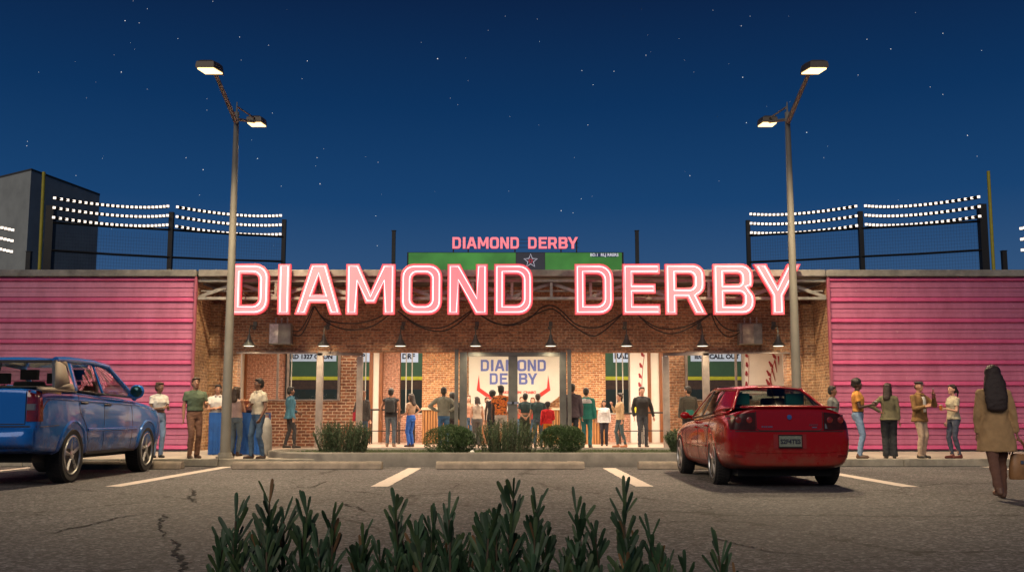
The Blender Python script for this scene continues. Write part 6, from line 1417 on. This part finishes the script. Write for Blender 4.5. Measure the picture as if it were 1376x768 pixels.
# ---- woman walking away in the foreground
def blazer_bits(b, d): pass
big = person(1335, 13.05, 493.5, 'woman with very long dark hair in tan blazer walking away with a handbag', 170, 'f', 'tan', ('verylong', 'darkbrown'), ('coat', (.42, .26, .12)), ('trousers', (.16, .075, .05)), ('carry', 'down'), (.16, .08, .05), g0=0.0, stance=(.17, (-.36, .07)), vox=.0085, extra=None)
flush()
bpy.context.view_layer.update()
for b, p, label, col, r, h, nm, cat, down in HELD:
    w = b.matrix_world @ Vector(p); g = MB(); t = E(nm, w - Vector((0, 0, h / 2)), label, cat)
    c = w - Vector((0, 0, h / 2)); mt = M('held_%s_%d' % (nm, int(col[0] * 999)), col, .3)
    if nm == 'bottle': g.lathe([(r, 0), (r, h * .6), (r * .4, h * .8), (r * .4, h)], c, n=14)
    elif nm == 'snack': g.sphere(w, (.045, .035, .028), 12, 8)
    else: g.lathe([(r * .8, 0), (r, h), (r * .9, h + .004)], c, n=14)
    g.obj(nm + '_body', mt, t, smooth=True)
    if nm != 'snack': g = MB(); g.lathe([(r * (.45 if nm == 'bottle' else 1.06), 0), (r * (.45 if nm == 'bottle' else 1.0), .014)], (c.x, c.y, c.z + h + .003), n=14); g.obj('lid', M('cup_lid', (.5, .48, .45), .4), t)
for b, s, nm, col, strap, c in BAGS:
    lbl = {'red_bag': 'deep red bag hanging at the auburn-haired woman\'s hip', 'backpack': 'black padded backpack on the man in jeans', 'teal_bag': 'teal waist bag worn by the man left of the red sedan'}[nm]
    o = emitshape(s, nm, cloth(col), None, .0125, 3, .004, 9); o.matrix_world = b.matrix_world.copy(); tag(o, lbl, 'bag')
    g = MB()
    if nm == 'backpack':
        for sx in (-1, 1): g.tube([(sx * .10, .14, 1.42), (sx * .12, .0, 1.50), (sx * .12, -.15, 1.36), (sx * .13, -.10, 1.12), (sx * .12, .12, 1.06)], .014, 6)
    elif nm == 'red_bag': g.tube([(.22, .03, 1.12), (.13, -.11, 1.34), (.05, -.05, 1.50), (.06, .12, 1.45), (.20, .10, 1.12)], .010, 6)
    else: n = 24; g.tube([(.185 * math.cos(6.283 * i / n), .01 + .15 * math.sin(6.283 * i / n), 1.03) for i in range(n)], .014, 6, close=True)
    g.obj('strap', cloth(tuple(v * .8 for v in col)), o, world=False, smooth=True)
flush()
# handbag of the walking woman (hangs from her right hand)
bpy.context.view_layer.update()
up_, fo_ = ARM['carry']; up_ = nrm((-up_[0], up_[1], up_[2])); fo_ = nrm((-fo_[0], fo_[1], fo_[2])); pw = np.array([-.162, .012, 1.425]) + up_ * .285 + fo_ * (.25 + .105)
HBX = big.matrix_world @ Vector(pw)
# handbag
hb = E('handbag', (6.30, 12.95, .62), 'tan leather handbag hanging from the walking woman\'s hand at the right edge', 'bag')
LEA = M('tan_leather', (.30, .15, .06), .45, var=.3, scale=6)
hx, hy, hz = HBX
hb.location = (hx, hy, hz - .40)
g = MB()
def bagpt(u, v):
    pass
lv = [(.125, .06, -.36), (.135, .07, -.33), (.12, .065, -.18), (.10, .04, -.07), (.09, .03, -.05)]
rg = []
for rx, ry_, dz in lv:
    rg.append([(hx + ry_ * math.copysign(abs(math.cos(a)) ** .7, math.cos(a)), hy + rx * math.copysign(abs(math.sin(a)) ** .7, math.sin(a)), hz + dz - .13) for a in [6.28318 * i / 24 for i in range(24)]])
# bag turned so that its broad side shows to the street
rg = [[(hx + (p[1] - hy), hy + (p[0] - hx), p[2]) for p in r] for r in rg]
g.rings(rg); g.obj('bag_body', LEA, hb, smooth=True, bevel=0, angle=60)
for dy in (-.035, .035):
    g = MB(); g.tube([(hx - .10, hy + dy, hz - .19), (hx - .075, hy + dy * .8, hz - .08), (hx - .03, hy + dy * .3, hz - .012), (hx + .03, hy + dy * .3, hz - .012), (hx + .075, hy + dy * .8, hz - .08), (hx + .10, hy + dy, hz - .19)], .009, 6); g.obj('handle', LEA, hb, smooth=True)
g = MB(); g.box(hx - .02, hx + .02, hy - .078, hy - .068, hz - .30, hz - .26); g.obj('clasp', CHROME, hb)

# ================================================================= render settings
scene.render.engine = 'CYCLES'
scene.cycles.use_denoising = True
try: scene.cycles.denoiser = 'OPENIMAGEDENOISE'
except Exception: pass
scene.cycles.max_bounces = 6; scene.cycles.diffuse_bounces = 3; scene.cycles.glossy_bounces = 3; scene.cycles.transparent_max_bounces = 12; scene.cycles.transmission_bounces = 4
scene.cycles.sample_clamp_indirect = 4; scene.cycles.sample_clamp_direct = 12; scene.cycles.caustics_reflective = False; scene.cycles.caustics_refractive = False
scene.cycles.use_adaptive_sampling = True; scene.cycles.adaptive_threshold = .004; scene.cycles.adaptive_min_samples = 64
scene.view_settings.view_transform = 'Standard'; scene.view_settings.look = 'None'; scene.view_settings.exposure = 0; scene.view_settings.gamma = 1; scene.view_settings.use_curve_mapping = False
scene.render.resolution_x = 1024; scene.render.resolution_y = 571
